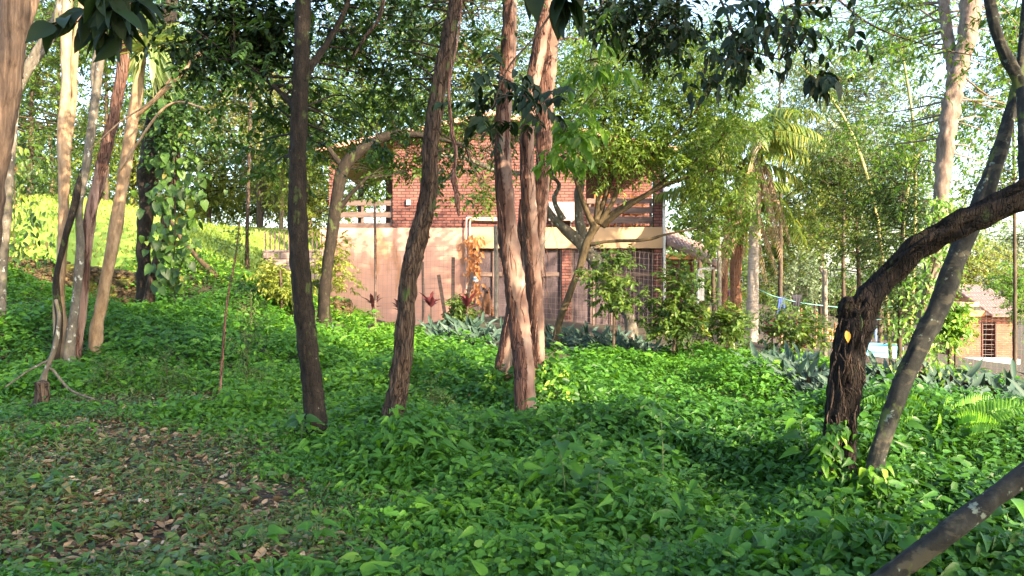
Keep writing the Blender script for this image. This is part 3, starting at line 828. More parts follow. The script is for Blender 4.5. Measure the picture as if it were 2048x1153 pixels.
def tiled(mb, o, u, v, nu, nv, amp=0.05, th=0.05):
    """wavy clay tiles: o corner, u along the eave, v up the slope"""
    o, u, v = (np.array(t_, float) for t_ in (o, u, v))
    nn_ = norm(np.cross(u, v)); nn_ = nn_ if nn_[2] > 0 else -nn_
    cu, cv = nu * 6, nv * 3
    a = np.linspace(0, 1, cu + 1); b = np.linspace(0, 1, cv + 1)
    A, B = np.meshgrid(a, b)
    h = amp * np.abs(np.sin(A * nu * math.pi)) + amp * 0.8 * (1 - (B * nv) % 1.0 * 0.999)
    P = o + A[..., None] * u + B[..., None] * v + nn_ * h[..., None]
    ix = np.arange(A.size).reshape(A.shape)
    qq = np.stack([ix[:-1, :-1], ix[:-1, 1:], ix[1:, 1:], ix[1:, :-1]], -1).reshape(-1, 4)
    mb.add(P.reshape(-1, 3), quads=qq)
    lo = np.array([o, o + u, o + u + v, o + v]) - nn_ * th
    mb.add(lo, quads=[(0, 3, 2, 1)])
    e = P[0]; k = len(e)
    mb.add(np.vstack([e, o + a[:, None] * u - nn_ * th]), quads=[(j, j + k, j + k + 1, j + 1) for j in range(k - 1)])
    for side in (0, -1):
        e = P[:, side]; k = len(e); s0 = o + (u if side else 0)
        mb.add(np.vstack([e, s0 + b[:, None] * v - nn_ * th]), quads=[(j, j + 1, j + k + 1, j + k) for j in range(k - 1)])


GZ = 0.2
hs = thing("brick_house", "two storey red brick house with peach plaster ground floor behind the wire fence", "house", (hx(1000), D, hz(650)))
mb = MB()
box(mb, hx(640), hx(937), D, D + 0.25, GZ - 1.2, hz(456))          # plaster front, left of the veranda
box(mb, hx(640), hx(640) + .25, D + .25, D + 7, GZ - 1.2, hz(456))
part("ground_floor_wall", mb, M['plaster'], hs, smooth=False)
mb = MB(); box(mb, hx(937) + .003, hx(1328), D - 0.06, D + 0.3, hz(497), hz(455))
part("lintel_band", mb, M['band'], hs, smooth=False, label="cream plaster band over the screened veranda")
mb = MB()
box(mb, hx(640) + .26, hx(1326), D + 0.31, D + 7, hz(457), hz(452))     # upper floor slab
part("floor_slab", mb, M['plank'], hs, smooth=False)
# upper brick wall with a gable
ridge = (hx(985), hz(232)); el = (hx(650), hz(300)); er = (hx(1330), hz(296))
xl, xr = hx(785), hx(1172)


def roofz(x): return np.interp(x, [el[0], ridge[0], er[0]], [el[1], ridge[1], er[1]]) - 0.12


pts = [(xl, hz(455)), (xr, hz(455)), (xr, roofz(xr)), (ridge[0], roofz(ridge[0])), (xl, roofz(xl))]
v = [(a, D + .02, b) for a, b in pts] + [(a, D + .27, b) for a, b in pts]
mb = MB().add(v, tris=[(0, 1, 2), (0, 2, 3), (0, 3, 4), (5, 7, 6), (5, 8, 7), (5, 9, 8)], quads=[(1, 6, 7, 2), (0, 4, 9, 5)])
box(mb, xl + .003, xl + .25, D + .275, D + 2.4, hz(452), roofz(xl) - .2)
box(mb, xr - .25, xr - .003, D + .275, D + 2.4, hz(452), roofz(xr) - .2)
box(mb, hx(748), hx(1330), D + 2.405, D + 2.6, hz(452), roofz(hx(760)) - .1)
part("brick_wall", mb, M['brick'], hs, smooth=False)
for a, b, z0, z1 in ((1308, 1326, 640, 497.3), (1124, 1142, 640, 497.3), (1308, 1326, 454.6, 302), (658, 672, 454.6, 306)):
    mb = MB(); box(mb, hx(a), hx(b), D + .01, D + .28, hz(z0) - (0.8 if z0 > 600 else 0), hz(z1)); part("brick_pillar", mb, M['brick'], hs, smooth=False)
# veranda behind screens
mb = MB(); box(mb, hx(937), hx(1326), D + 2.3, D + 2.45, GZ - 1.0, hz(458)); box(mb, hx(1326) - .22, hx(1326) - .003, D + .31, D + 2.29, GZ - 1.0, hz(458)); part("veranda_wall", mb, M['brick'], hs, smooth=False)
mb = MB(); box(mb, hx(937), hx(1326) - .23, D + .3, D + 2.29, GZ - 0.9, hz(648)); part("veranda_floor", mb, M['concrete'], hs, smooth=False)
for a, b in ((940, 1124), (1142, 1226), (1228, 1308)):
    mb = MB()
    nseg = 40
    xs = np.linspace(hx(a) + .02, hx(b) - .02, nseg)
    for z0, z1 in ((hz(546), hz(499)), (hz(640) - .4, hz(552))):
        yy = D + 0.16 + 0.02 * np.sin(xs * 9) + 0.012 * rng.normal(size=nseg)
        v = np.concatenate([np.stack([xs, yy, np.full(nseg, z0)], 1), np.stack([xs, yy - .01, np.full(nseg, z1)], 1)])
        mb.add(v, quads=[(j, j + 1, nseg + j + 1, nseg + j) for j in range(nseg - 1)])
    part("sun_screen", mb, M['screen'], hs)
    mb = MB()
    box(mb, hx(a), hx(b), D + .1, D + .155, hz(553), hz(545))
    for c in np.linspace(hx(a) + .03, hx(b) - .03, 3 if b - a < 120 else 5): box(mb, c - .025, c + .025, D + .08, D + .097, hz(640) - .4, hz(498))
    part("screen_frame", mb, M['plank'], hs, smooth=False)
for a, b, c, d_ in ((1238, 1292, 574, 512), (960, 1010, 600, 508), (1060, 1112, 640, 520)):
    wf = MB(); t_ = .06
    x0, x1, z0, z1 = hx(a), hx(b), hz(c), hz(d_)
    box(wf, x0, x1, D + 2.2, D + 2.295, z0, z0 + t_); box(wf, x0, x1, D + 2.2, D + 2.295, z1 - t_, z1)
    for xx in (x0, (x0 + x1) / 2 - t_ / 2, x1 - t_): box(wf, xx, xx + t_, D + 2.2, D + 2.295, z0 + t_ + .001, z1 - t_ - .001)
    wo = part("window", wf, M['white'], hs, smooth=False)
    mb = MB(); box(mb, x0 + t_, x1 - t_, D + 2.24, D + 2.26, z0 + t_, z1 - t_); part("pane", mb, M['glass'], wo, smooth=False)
# balcony railings
for a, b, rows in ((674, 784, ((401, 411), (424, 435), (446, 454.5))), (1174, 1307, ((397, 407), (414, 427), (433, 447)))):
    for z1, z0 in rows:
        mb = MB(); box(mb, hx(a), hx(b), D + .08, D + .115, hz(z0), hz(z1)); part("railing_board", mb, M['plank'], hs, smooth=False)
    for f in ((.45, .98) if a < 700 else (.05, .48, .97)):
        mb = MB(); c = hx(a + (b - a) * f); box(mb, c - .035, c + .035, D + .12, D + .18, hz(454.6), hz(396)); part("railing_post", mb, M['plank'], hs, smooth=False)
mb = MB(); box(mb, hx(752), hx(780), D + 2.3, D + 2.4, hz(452), hz(335)); part("door", mb, M['inside'], hs, smooth=False)
mb = MB(); box(mb, hx(1176), hx(1215), D + 2.3, D + 2.4, hz(452), hz(320)); part("door", mb, M['inside'], hs, smooth=False)
# gabled tile roof, ridge running away from the camera
rf = MB()
for sgn, e in ((-1, el), (1, er)):
    ex = e[0] + sgn * 0.35; ez = e[1] - 0.11
    o = np.array([ex, D - .55, ez]); u = np.array([0, 8.2, 0.0]); v = np.array([ridge[0] - ex, 0, ridge[1] - ez])
    tiled(rf, o, u, v, 34, 14, 0.04, 0.06)
rfo = part("roof", rf, M['tile'], hs, smooth=False)
mb = MB()
for sgn, e in ((-1, el), (1, er)):
    ex = e[0] + sgn * 0.35
    obox(mb, (ex, D - .57, e[1] - .2), (ridge[0], D - .57, ridge[1] - .1), .03, .16, up=(0, 1, 0))
part("bargeboard", mb, M['tile'], rfo, smooth=False)
for e0 in (hx(668), hx(1316)):
    mb = MB(); box(mb, e0 - .06, e0 + .06, D, D + 6.5, hz(302), hz(294)); part("roof_beam", mb, M['rafter'], hs, smooth=False)
mb = MB(); tube(mb, [(hx(1328), D - .08, hz(640) - .4), (hx(1328), D - .08, hz(470)), (hx(1328), D - .08, hz(302)), (hx(1333), D - .2, hz(296))], 0.04, seg=8, n=12); part("downpipe", mb, M['white'], hs)
M['pipe'] = plain("pinkish plastic pipe", (0.62, 0.45, 0.38), 0.5, 0.1)
for off, top in ((0, 437), (7, 441)):
    mb = MB(); tube(mb, [(hx(933 + off), D - .1, hz(640)), (hx(933 + off), D - .1, hz(500)), (hx(933 + off), D - .1, hz(top + 6)), (hx(937 + off), D - .1, hz(top)), (hx(950 + off), D - .1, hz(top)), (hx(1008), D - .1, hz(top + 1)), (hx(1012), D + .05, hz(top + 1))], 0.026, seg=7, n=40); part("water_pipe", mb, M['pipe'], hs)
# small vent on the wall
mb = MB(); box(mb, hx(813), hx(821), D - .06, D + .02, hz(411), hz(400)); part("vent", mb, M['grille'], hs, smooth=False)

# air conditioner
ac = thing("air_conditioner", "white air conditioner unit bracketed to the upper brick wall", "air conditioner", (hx(1122), D - .35, hz(443)))
mb = MB(); box(mb, hx(1097), hx(1147), D - .36, D - .06, hz(443), hz(409))
box(mb, hx(1096.5), hx(1147.5), D - .365, D - .055, hz(408.8), hz(407)); part("shell", mb, M['acwhite'], ac, smooth=False)
mb = MB(); c = (hx(1113), hz(426))
for r_ in (.06, .11, .16, .2):
    ring = [(c[0] + r_ * math.cos(t_), D - .375, c[1] + r_ * math.sin(t_)) for t_ in np.linspace(0, 2 * math.pi, 25)]
    tube(mb, ring, 0.006, seg=4, n=48)
part("fan_grille", mb, M['grille'], ac)
mb = MB(); box(mb, hx(1131), hx(1143), D - .37, D - .362, hz(439), hz(413))
for k in range(6): box(mb, hx(1132), hx(1142), D - .376, D - .371, hz(437 - k * 4), hz(436 - k * 4))
part("side_panel", mb, M['white'], ac, smooth=False)
for c in (1103, 1140):
    mb = MB(); box(mb, hx(c), hx(c) + .04, D - .36, D + .01, hz(446.5), hz(443.3)); box(mb, hx(c), hx(c) + .04, D - .03, D + .01, hz(455), hz(446.8))
    part("bracket", mb, M['grille'], ac, smooth=False)

# chair and table on the balcony (orange timber seen through the boards)
def timber_chair(loc, rz, label):
    t = thing("timber_chair", label, "chair", (0, 0, 0), "orange timber chairs on the balcony")
    mb = MB(); box(mb, -.25, .25, -.25, .25, .40, .45); part("seat", mb, M['orange'], t, smooth=False)
    mb = MB()
    for k in range(4): box(mb, -.24, .24, .215, .235, .52 + k * .12, .60 + k * .12)
    part("backrest", mb, M['orange'], t, smooth=False)
    for sx in (-1, 1):
        for sy in (-1, 1):
            mb = MB(); box(mb, sx * .22 - .03, sx * .22 + .03, sy * .22 - .03 + (.035 if sy > 0 else 0), sy * .22 + .03 + (.035 if sy > 0 else 0), 0, .40 if sy < 0 else 1.0); part("leg", mb, M['orange'], t, smooth=False)
    t.location = loc; t.rotation_euler = (0, 0, rz)


timber_chair((hx(1218), D + .9, hz(452)), 2.6, "orange timber chair on the balcony nearer the air conditioner")
timber_chair((hx(1276), D + 1.0, hz(452)), 3.5, "orange timber chair on the balcony beside the brick corner pillar")

# lean-to on the right of the house
ln = thing("lean_to", "brick lean-to with a tiled skirt roof and orange beam on the right of the house", "lean-to", (hx(1360), D, hz(650)))
mb = MB(); box(mb, hx(1329), hx(1392), D + .3, D + 3.2, GZ - 1.3, hz(516)); part("wall", mb, M['brick'], ln, smooth=False)
mb = MB()
o = np.array([hx(1333), D - .2, hz(487)]); u = np.array([hx(1432) - hx(1333), 0, hz(531) - hz(487)]); v = np.array([hx(1352) - hx(1333), 3.2, hz(452) - hz(487) + .15])
tiled(mb, o, u, v, 11, 7, 0.05, 0.05); part("roof", mb, M['tilepale'], ln, smooth=False)
for k in range(9):
    f = k / 8; mb = MB(); a = o + u * (f * .96 + .01) - [0, -.02, .11]; obox(mb, a, a + v * .95, .05, .08); part("rafter", mb, M['rafter'], ln, smooth=False)
mb = MB(); box(mb, hx(1328) + .05, hx(1392), D - .1, D + .05, hz(519), hz(510)); part("beam", mb, M['orange'], ln, smooth=False)
mb = MB(); tube(mb, [(hx(1432), D - .1, hz(537)), (hx(1412), D - .1, hz(538)), (hx(1396), D - .1, hz(542)), (hx(1394), D - .1, hz(560)), (hx(1394), D - .1, hz(600)), (hx(1394), D - .1, hz(650) - .2)], .04, seg=8, n=30); part("gutter_pipe", mb, M['white'], ln)
mb = MB(); box(mb, hx(1397), hx(1410), D + .1, D + .14, hz(602), hz(546)); part("white_panel", mb, M['white'], ln, smooth=False)
mb = MB(); box(mb, hx(1398), hx(1424), D + .5, D + .6, hz(650) - .3, hz(603)); part("doorway_panel", mb, M['inside'], ln, smooth=False)

# ------------------------------------------------------------------ walls at the lawn's edge
M['block'] = brickmat("grey block masonry", (0.32, 0.22, 0.19), (0.42, 0.31, 0.27), (0.15, 0.10, 0.08), 0.4, 0.2)
M['oldbrick'] = brickmat("weathered pink brick", (0.42, 0.24, 0.19), (0.55, 0.34, 0.28), (0.22, 0.14, 0.1), 0.24, 0.09)
a = W(390, 500, 29); b = W(545, 508, 27.5)
t = thing("low_brick_wall", "low weathered pink brick wall stepping across the lawn", "wall", (a + b) / 2)
mb = MB(); z0 = min(h1(*a[:2]), h1(*b[:2])) - .3
mb.add([(a[0], a[1], z0), (b[0], b[1], z0), (b[0], b[1] + .25, z0), (a[0], a[1] + .25, z0), (a[0], a[1], W(390, 497, 29)[2]), (b[0], b[1], W(545, 490, 27.5)[2]), (b[0], b[1] + .25, W(545, 490, 27.5)[2]), (a[0], a[1] + .25, W(390, 497, 29)[2])],
       quads=[(0, 1, 5, 4), (1, 2, 6, 5), (2, 3, 7, 6), (3, 0, 4, 7), (4, 5, 6, 7)])
part("brickwork", mb, M['oldbrick'], t, smooth=False)
t = thing("block_wall", "grey block wall topped with a short picket rail left of the dark trunk", "wall", W(565, 560, 25.5))
mb = MB(); p0, p1 = W(543, 468, 26.5), W(645, 468, 25)
box(mb, p0[0], p1[0], 25.6, 25.85, h1(p0[0], 25.6) - .5, W(0, 500, 25.6)[2]); part("masonry", mb, M['block'], t, smooth=False)
for k in range(14):
    xx = p0[0] + .04 + k * (p1[0] - p0[0] - .08) / 13; mb = MB(); box(mb, xx - .018, xx + .018, 25.69, 25.73, W(0, 500, 25.6)[2], W(0, 463, 25.6)[2]); part("picket", mb, M['plank'], t, smooth=False)

# ------------------------------------------------------------------ wire fence
FD = 22.5
fl = [(596, 22.8), (750, 22.6), (846, 22.5), (992, 22.5), (1186, 22.4), (1438, 22.2), (1650, 21.0), (1800, 20.4), (2060, 19.5)]
fb = (W(900, 640, FD)); fb[2] = h1(fb[0], fb[1])
fe = thing("wire_fence", "sagging wire mesh fence on thin posts in front of the house", "fence", fb)
tops = [402, 402, 524, 452, 470, 452, 540, 560, 560]
fpts = []
for (px, d), tp in zip(fl, tops):
    x = (px - 1024) / F * d; g = h1(x, d); zt = W(px, tp, d)[2]
    mb = MB(); rr_ = .055 if px in (992, 1438, 1650) else .035
    tube(mb, [(x, d, g - .3), (x + .01, d, (g + zt) / 2), (x - .01 + (.25 if px == 1438 else 0) * 0, d, zt)], [rr_, rr_, rr_ * .95], seg=8, n=14, rough=.06, lump=.05)
    part("fence_post", mb, M['concrete'] if rr_ > .05 else M['plank'], fe)
    fpts.append((x, d, g))
fpts = np.array(fpts)
A, B = [], []
xs = np.arange(fpts[0, 0], fpts[-1, 0], .11)
fy = np.interp(xs, fpts[:, 0], fpts[:, 1]); fg = np.interp(xs, fpts[:, 0], fpts[:, 2])
top = np.where(xs < 6.0, 2.0, 1.75) + np.sin(xs * 1.3) * .05
sway = np.sin(xs * 2.2) * .03
for i in range(len(xs)):
    A.append((xs[i], fy[i], fg[i] + .05)); B.append((xs[i] + .03, fy[i] + sway[i], fg[i] + top[i]))
A1, B1 = np.array(A), np.array(B)
A, B = [], []
for r_ in range(15):
    f = r_ / 14
    P_ = np.stack([xs, fy + sway * f, fg + .06 + top * f * .97 + np.sin(xs * 1.7 + r_) * .02], 1)
    A.append(P_[:-1]); B.append(P_[1:])
mb = MB(); prisms(mb, A1, B1, .0024, .0024); prisms(mb, np.concatenate(A), np.concatenate(B), .0026, .0026)
part("wire_mesh", mb, M['metalwire'], fe)
# leaning boards and stakes along it
for px, py0, py1, lean, lab in ((905, 640, 515, .02, "grey upright board leaning on the fence beside the pipe"), (925, 640, 545, .25, "short board tilted against the fence left of the hanging bottle"), (893, 650, 550, -.2, "split stake leaning left by the purple leaved plants")):
    p = W(px, py0, FD - .15); q_ = W(px, py1, FD - .1); q_[0] += lean
    p[2] = h1(p[0], p[1]) - .1
    mb = MB(); obox(mb, p, q_, .09, .03, up=(0, 1, 0)); solo("wooden_stake", mb, M['plank'], lab, "stake", p, "boards leaning on the fence", smooth=False)


# ------------------------------------------------------------------ trees
TRUNK = {}


def treething(name, label, cat, bark_m, stems, leaf=None, lm=None, group=None, seg=14, rough=.06, lump=.05, flare=.5, tname="trunk", ground=True, peeled=False):
    """stems: lists of (px, py, d, half width px)"""
    first = stems[0][0]
    bp = W(first[0], first[1], first[2]); bp[2] = h1(bp[0], bp[1]) if ground else bp[2]
    t = thing(name, label, cat, bp, group)
    anchors = []
    for si, st in enumerate(stems):
        P = [W(a, b, c) for a, b, c, _ in st]; Rr = [w / F * c for a, b, c, w in st]
        gz = h1(P[0][0], P[0][1])
        if ground and (si == 0 or abs(P[0][2] - gz) < 0.6):
            P = [np.array([P[0][0], P[0][1], gz - .25])] + ([P[0]] if P[0][2] > gz + .1 else []) + P[1:]
            Rr = [Rr[0] * 1.05] + ([Rr[0]] if len(P) > len(Rr) else []) + Rr[1:]
        mb = MB(); L = sum(np.linalg.norm(P[i + 1] - P[i]) for i in range(len(P) - 1))
        C, _ = tube(mb, P, Rr, seg=seg, n=int(min(320, max(16, L / (.03 if seg > 17 else .06)))), rough=rough, lump=lump, flare=flare if si == 0 or ground else 0, twist=.01)
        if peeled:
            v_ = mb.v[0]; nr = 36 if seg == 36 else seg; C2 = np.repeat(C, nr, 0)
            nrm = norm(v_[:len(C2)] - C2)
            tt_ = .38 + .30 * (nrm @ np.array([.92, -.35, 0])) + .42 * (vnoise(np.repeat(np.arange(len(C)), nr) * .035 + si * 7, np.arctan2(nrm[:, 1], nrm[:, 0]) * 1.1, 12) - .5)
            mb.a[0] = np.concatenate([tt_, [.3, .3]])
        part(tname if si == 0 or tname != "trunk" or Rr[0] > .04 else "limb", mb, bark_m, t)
        anchors.append(C[len(C) // 4:])
    TRUNK[t.name] = np.concatenate(anchors)
    if leaf:
        cm, bm, lbs = MB(), MB(), []
        blobs = [(W(a, b, c), (rx / F * c, rd, ry / F * c)) for a, b, c, rx, ry, rd in leaf['blobs']]
        blobs += leaf.get('world', [])
        anch = TRUNK[t.name] if leaf.get('limbs', True) else None
        crown(cm, bm, blobs, leaf['clumps'], leaf['twigs'], leaf['per'], leaf['size'], leaf.get('T', LANCE), leaf.get('twig', .4), leaf.get('droop', .25), leaf.get('pinn', False), anch, leaf.get('limb_r', .02), leaf.get('csize', .22), leaf.get('wid', 1.0), leaf.get('tmul', 1), limbs=lbs)
        part("crown", cm, lm, t)
        for lb in lbs: part("limb", lb, bark_m, t)
        if bm.n: part("twigs", bm, bark_m, t, stuff=True)
    return t


def DK(blobs, clumps=60, twigs=6, per=9, size=.085, **k): return dict(blobs=blobs, clumps=clumps, twigs=twigs, per=per, size=size, **k)


# --- near trees
treething("slender_tree", "straight dark mossy trunk standing left of centre in the shade", "tree", M['b_dark'],
          [[(638, 885, 8.6, 20), (628, 800, 8.6, 18.5), (610, 640, 8.6, 19), (597, 480, 8.6, 19), (596, 300, 8.6, 17), (603, 120, 8.6, 15), (607, -60, 8.6, 14), (606, -400, 8.7, 11)],
           [(604, 165, 8.6, 8), (625, 130, 8.7, 7), (655, 85, 8.9, 6), (690, 20, 9.2, 5), (720, -80, 9.6, 4)],
           [(590, 215, 8.6, 6), (560, 185, 8.7, 4.5), (520, 150, 8.9, 3.5), (470, 120, 9.2, 2.5)]],
          DK([(500, 150, 9.3, 130, 110, .8), (440, 60, 9.6, 120, 80, .9), (720, 110, 9.8, 120, 90, .9), (700, 10, 9.6, 160, 60, 1), (560, 30, 9.8, 120, 70, .8), (560, 300, 10, 90, 60, .7), (700, 250, 10.4, 90, 60, .7), (600, -260, 9, 420, 200, 1.6)], 150, 7, 11, .078, T=OVAL, twig=.3, pinn=True, csize=.2, limb_r=.014), M['dark'], seg=36, rough=.07, lump=.03)
treething("furrowed_tree", "brown furrowed trunk leaning right, midway between the dark trunk and the peeling trunks", "tree", M['b_brown'],
          [[(783, 888, 8.9, 17), (793, 800, 8.9, 17), (808, 690, 8.9, 18), (818, 560, 8.9, 17), (838, 470, 8.9, 18), (858, 380, 8.9, 16), (862, 280, 8.9, 15), (880, 160, 8.9, 15), (897, 80, 8.9, 14), (912, 0, 8.9, 13), (935, -100, 8.9, 12), (945, -400, 9, 9)],
           [(845, 470, 8.9, 9), (858, 440, 8.85, 7), (863, 425, 8.8, 4)]],
          DK([(800, 150, 10, 100, 90, .8), (870, 240, 10.2, 80, 60, .6), (960, 60, 10, 70, 60, .7), (860, 30, 10, 110, 60, .8), (920, 340, 10.5, 60, 50, .4), (900, -280, 9.2, 360, 200, 1.5)], 90, 7, 11, .07, T=OVAL, twig=.3, pinn=True, limb_r=.012), M['dark'], seg=36, rough=.12, lump=.07)
# hanging dead vine next to it
mb = MB(); tube(mb, [W(905, 120, 8.6), W(898, 180, 8.6), W(902, 250, 8.6), (W(912, 310, 8.6)), W(908, 350, 8.6), W(915, 400, 8.6), W(918, 432, 8.6)], [.012, .015, .018, .02, .024, .028, .008], seg=9, n=70, rough=.15, lump=.25)
tube(mb, [W(918, 60, 8.6), W(912, 100, 8.6), W(905, 130, 8.6)], [.012, .01, .012], seg=7, n=14)
tube(mb, [W(935, -100, 8.8), W(925, -10, 8.7), W(918, 60, 8.6)], [.012, .01, .012], seg=7, n=14)
solo("dead_vine", mb, M['b_shag'], "thick twisted dead vine hanging beside the furrowed trunk", "vine", W(905, 120, 8.6))

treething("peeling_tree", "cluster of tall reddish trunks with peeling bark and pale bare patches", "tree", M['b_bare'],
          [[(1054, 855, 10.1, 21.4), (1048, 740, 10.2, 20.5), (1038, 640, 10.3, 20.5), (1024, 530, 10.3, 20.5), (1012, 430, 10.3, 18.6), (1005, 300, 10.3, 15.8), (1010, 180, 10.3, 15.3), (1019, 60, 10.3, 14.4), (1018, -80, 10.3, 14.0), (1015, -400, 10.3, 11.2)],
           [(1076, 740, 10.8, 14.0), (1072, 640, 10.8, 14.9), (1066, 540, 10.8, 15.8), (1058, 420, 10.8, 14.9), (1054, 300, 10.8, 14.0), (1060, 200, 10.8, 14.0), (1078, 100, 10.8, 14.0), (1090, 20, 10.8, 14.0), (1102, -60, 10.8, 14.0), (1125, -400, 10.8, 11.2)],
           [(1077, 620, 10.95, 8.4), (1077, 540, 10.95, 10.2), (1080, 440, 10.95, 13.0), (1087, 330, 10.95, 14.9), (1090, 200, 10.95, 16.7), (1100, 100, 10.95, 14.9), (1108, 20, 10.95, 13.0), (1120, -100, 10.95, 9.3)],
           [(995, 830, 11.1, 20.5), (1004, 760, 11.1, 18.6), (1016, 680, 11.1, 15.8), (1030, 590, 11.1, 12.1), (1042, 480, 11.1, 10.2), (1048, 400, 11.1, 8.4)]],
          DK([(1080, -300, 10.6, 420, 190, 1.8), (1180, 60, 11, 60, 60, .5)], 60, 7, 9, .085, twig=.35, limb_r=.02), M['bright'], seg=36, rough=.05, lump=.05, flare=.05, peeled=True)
t = bpy.data.objects["peeling_tree"]
mb = MB()
for k in range(46):
    st = random.choice([(1012, 430, 25), (1060, 300, 22), (1085, 150, 22), (1092, 250, 20), (1080, 480, 16), (1035, 640, 28), (1064, 560, 23), (1095, 90, 20)])
    px = st[0] + random.uniform(-1, 1) * st[2] * .95; py = st[1] + random.uniform(-90, 90); d = 10.3 if st[0] in (1012, 1035) else 10.7
    L = random.uniform(.12, .5); p = W(px, py, d - random.uniform(.08, .16))
    s = random.choice([-1, 1])
    q_ = p + np.array([s * L * .12 + random.uniform(-.03, .03), -.02, -L])
    tube(mb, [p, (p + q_) / 2 + [s * .015, -.03, 0], q_], [.004, random.uniform(.003, .008), .001], seg=4, n=8)
part("bark_strip", mb, M['b_shag'], t, stuff=True)
mb = MB()
for k in range(16):
    px0 = random.uniform(1035, 1110); py0 = random.uniform(180, 560)
    p = W(px0, py0, 10.5); pts_ = [p]
    for j in range(5): pts_.append(pts_[-1] + np.array([random.uniform(-.07, .07), random.uniform(-.02, .02), -random.uniform(.06, .2)]))
    tube(mb, pts_, .003, seg=3, n=14)
solo("twining_vine", mb, M['b_twig'], "thin bare vine stems twining over the peeling trunks", "vine", W(1070, 300, 10.5))

treething("broken_tree", "thick black shredded trunk with a knobbly top bending into a heavy limb at right", "tree", M['b_black'],
          [[(1664, 1035, 6.2, 28.2), (1676, 900, 6.3, 28.2), (1684, 800, 6.3, 30.0), (1700, 700, 6.3, 30.9), (1712, 640, 6.3, 32.8), (1706, 600, 6.3, 20.0)],
           [(1718, 640, 6.3, 29.1), (1738, 598, 6.25, 24.6), (1785, 545, 6.2, 21.8), (1840, 495, 6.1, 23.7), (1905, 456, 6.0, 25.5), (1975, 425, 5.9, 25.5), (2060, 385, 5.8, 27.3), (2200, 340, 5.7, 29.1), (2400, 250, 5.6, 23.7)],
           [(1700, 640, 6.3, 20.0), (1694, 612, 6.25, 15.5), (1700, 598, 6.2, 7.3)]], None, seg=44, rough=.13, lump=.055, flare=.02)
t = bpy.data.objects["broken_tree"]
mb = MB()
for k in range(80):
    py = random.uniform(620, 980); cx = np.interp(py, [600, 700, 800, 900, 1000], [1712, 1702, 1684, 1676, 1664])
    px = cx + random.uniform(-.9, .9) * 36; p = W(px, py, 6.15 - .03 * random.random())
    L = random.uniform(.05, .22); q_ = p + np.array([random.uniform(-.05, .05), -.03, -L])
    tube(mb, [p, (p + q_) / 2 + [random.uniform(-.02, .02), -.015, 0], q_], [.003, .005, .001], seg=4, n=6)
part("bark_shreds", mb, M['b_brown'], t, stuff=True)
mb = MB()
leaves(mb, np.array([W(1692, 662, 6.0)]), np.array([[.25, -.1, -.9]]), np.array([[.1, -1, .1]]), .085, BIGOVAL, 1.0, np.array([1.0]))
M['gold'] = leafmat("golden dead leaf", [(0, (0.55, 0.28, 0.03)), (1, (0.7, 0.36, 0.05))], .2, .5)
solo("dead_leaf", mb, M['gold'], "large golden dead leaf caught on the black broken trunk", "leaf", W(1692, 662, 6.0))

treething("leaning_tree", "slim dark blotched trunk leaning right behind the heavy black limb", "tree", M['b_blotch'],
          [[(1722, 1075, 5.9, 17.1), (1745, 960, 5.95, 16.2), (1775, 850, 6.0, 17.1), (1820, 730, 6.1, 18.0), (1870, 630, 6.2, 19.8), (1920, 500, 6.4, 18.9), (1965, 400, 6.5, 18.0), (2000, 300, 6.6, 14.4), (2025, 210, 6.7, 11.7), (2044, 120, 6.8, 9.9), (2060, -100, 7, 8.1)],
           [(2040, 200, 6.7, 11.7), (2036, 160, 6.7, 11.7), (2015, 120, 6.7, 11.7), (1995, 70, 6.7, 10.8), (1985, 30, 6.7, 10.8), (1975, -40, 6.7, 9.9), (1960, -200, 6.8, 8.1)],
           [(2045, 180, 6.6, 10.8), (2050, 300, 6.4, 11.7), (2052, 400, 6.2, 12.6)]],
          DK([(1990, -260, 7, 420, 180, 1.5), (2060, 120, 7.6, 60, 120, .5)], 50, 7, 9, .07, twig=.3, limb_r=.012), M['mid'], seg=30, rough=.06, lump=.04, flare=.05)
mb = MB(); tube(mb, [W(1740, 1180, 3.9), W(1830, 1115, 3.9), W(1900, 1062, 3.9), W(1975, 1005, 3.95), W(2060, 945, 4.0), W(2250, 830, 4.1)], [.045, .047, .049, .045, .048, .044], seg=20, n=60, rough=.05, lump=.06)
leafed = solo("fallen_limb", mb, M['b_blotch'], "dark mottled limb slanting across the lower right corner", "limb", W(1900, 1062, 3.9))

treething("pale_tree", "tall pale pinkish trunk rising behind the black broken trunk", "tree", M['b_pale'],
          [[(1832, 790, 13.5, 15.1), (1842, 700, 13.5, 14.3), (1856, 600, 13.5, 13.4), (1872, 480, 13.5, 15.1), (1884, 380, 13.5, 14.3), (1895, 260, 13.5, 16.8), (1912, 160, 13.5, 16.8), (1932, 90, 13.5, 16.8), (1942, 0, 13.5, 18.5), (1950, -120, 13.5, 16.8), (1960, -420, 13.5, 11.8)],
           [(1912, 170, 13.6, 12), (1902, 110, 13.7, 12), (1892, 50, 13.8, 11), (1885, -20, 13.9, 10), (1870, -200, 14, 8)]],
          DK([(1720, 110, 15, 110, 90, 1.2), (1830, 60, 15, 90, 90, 1.2), (1990, 200, 15, 80, 130, 1.2), (1900, 330, 15.5, 130, 90, 1.0), (1760, 260, 15, 110, 70, 1), (2020, 40, 15, 80, 80, 1), (1900, -250, 14.5, 380, 170, 2)], 170, 6, 9, .09, twig=.45, limb_r=.018, tmul=1.0), M['bright'], seg=18, rough=.09, lump=.08)
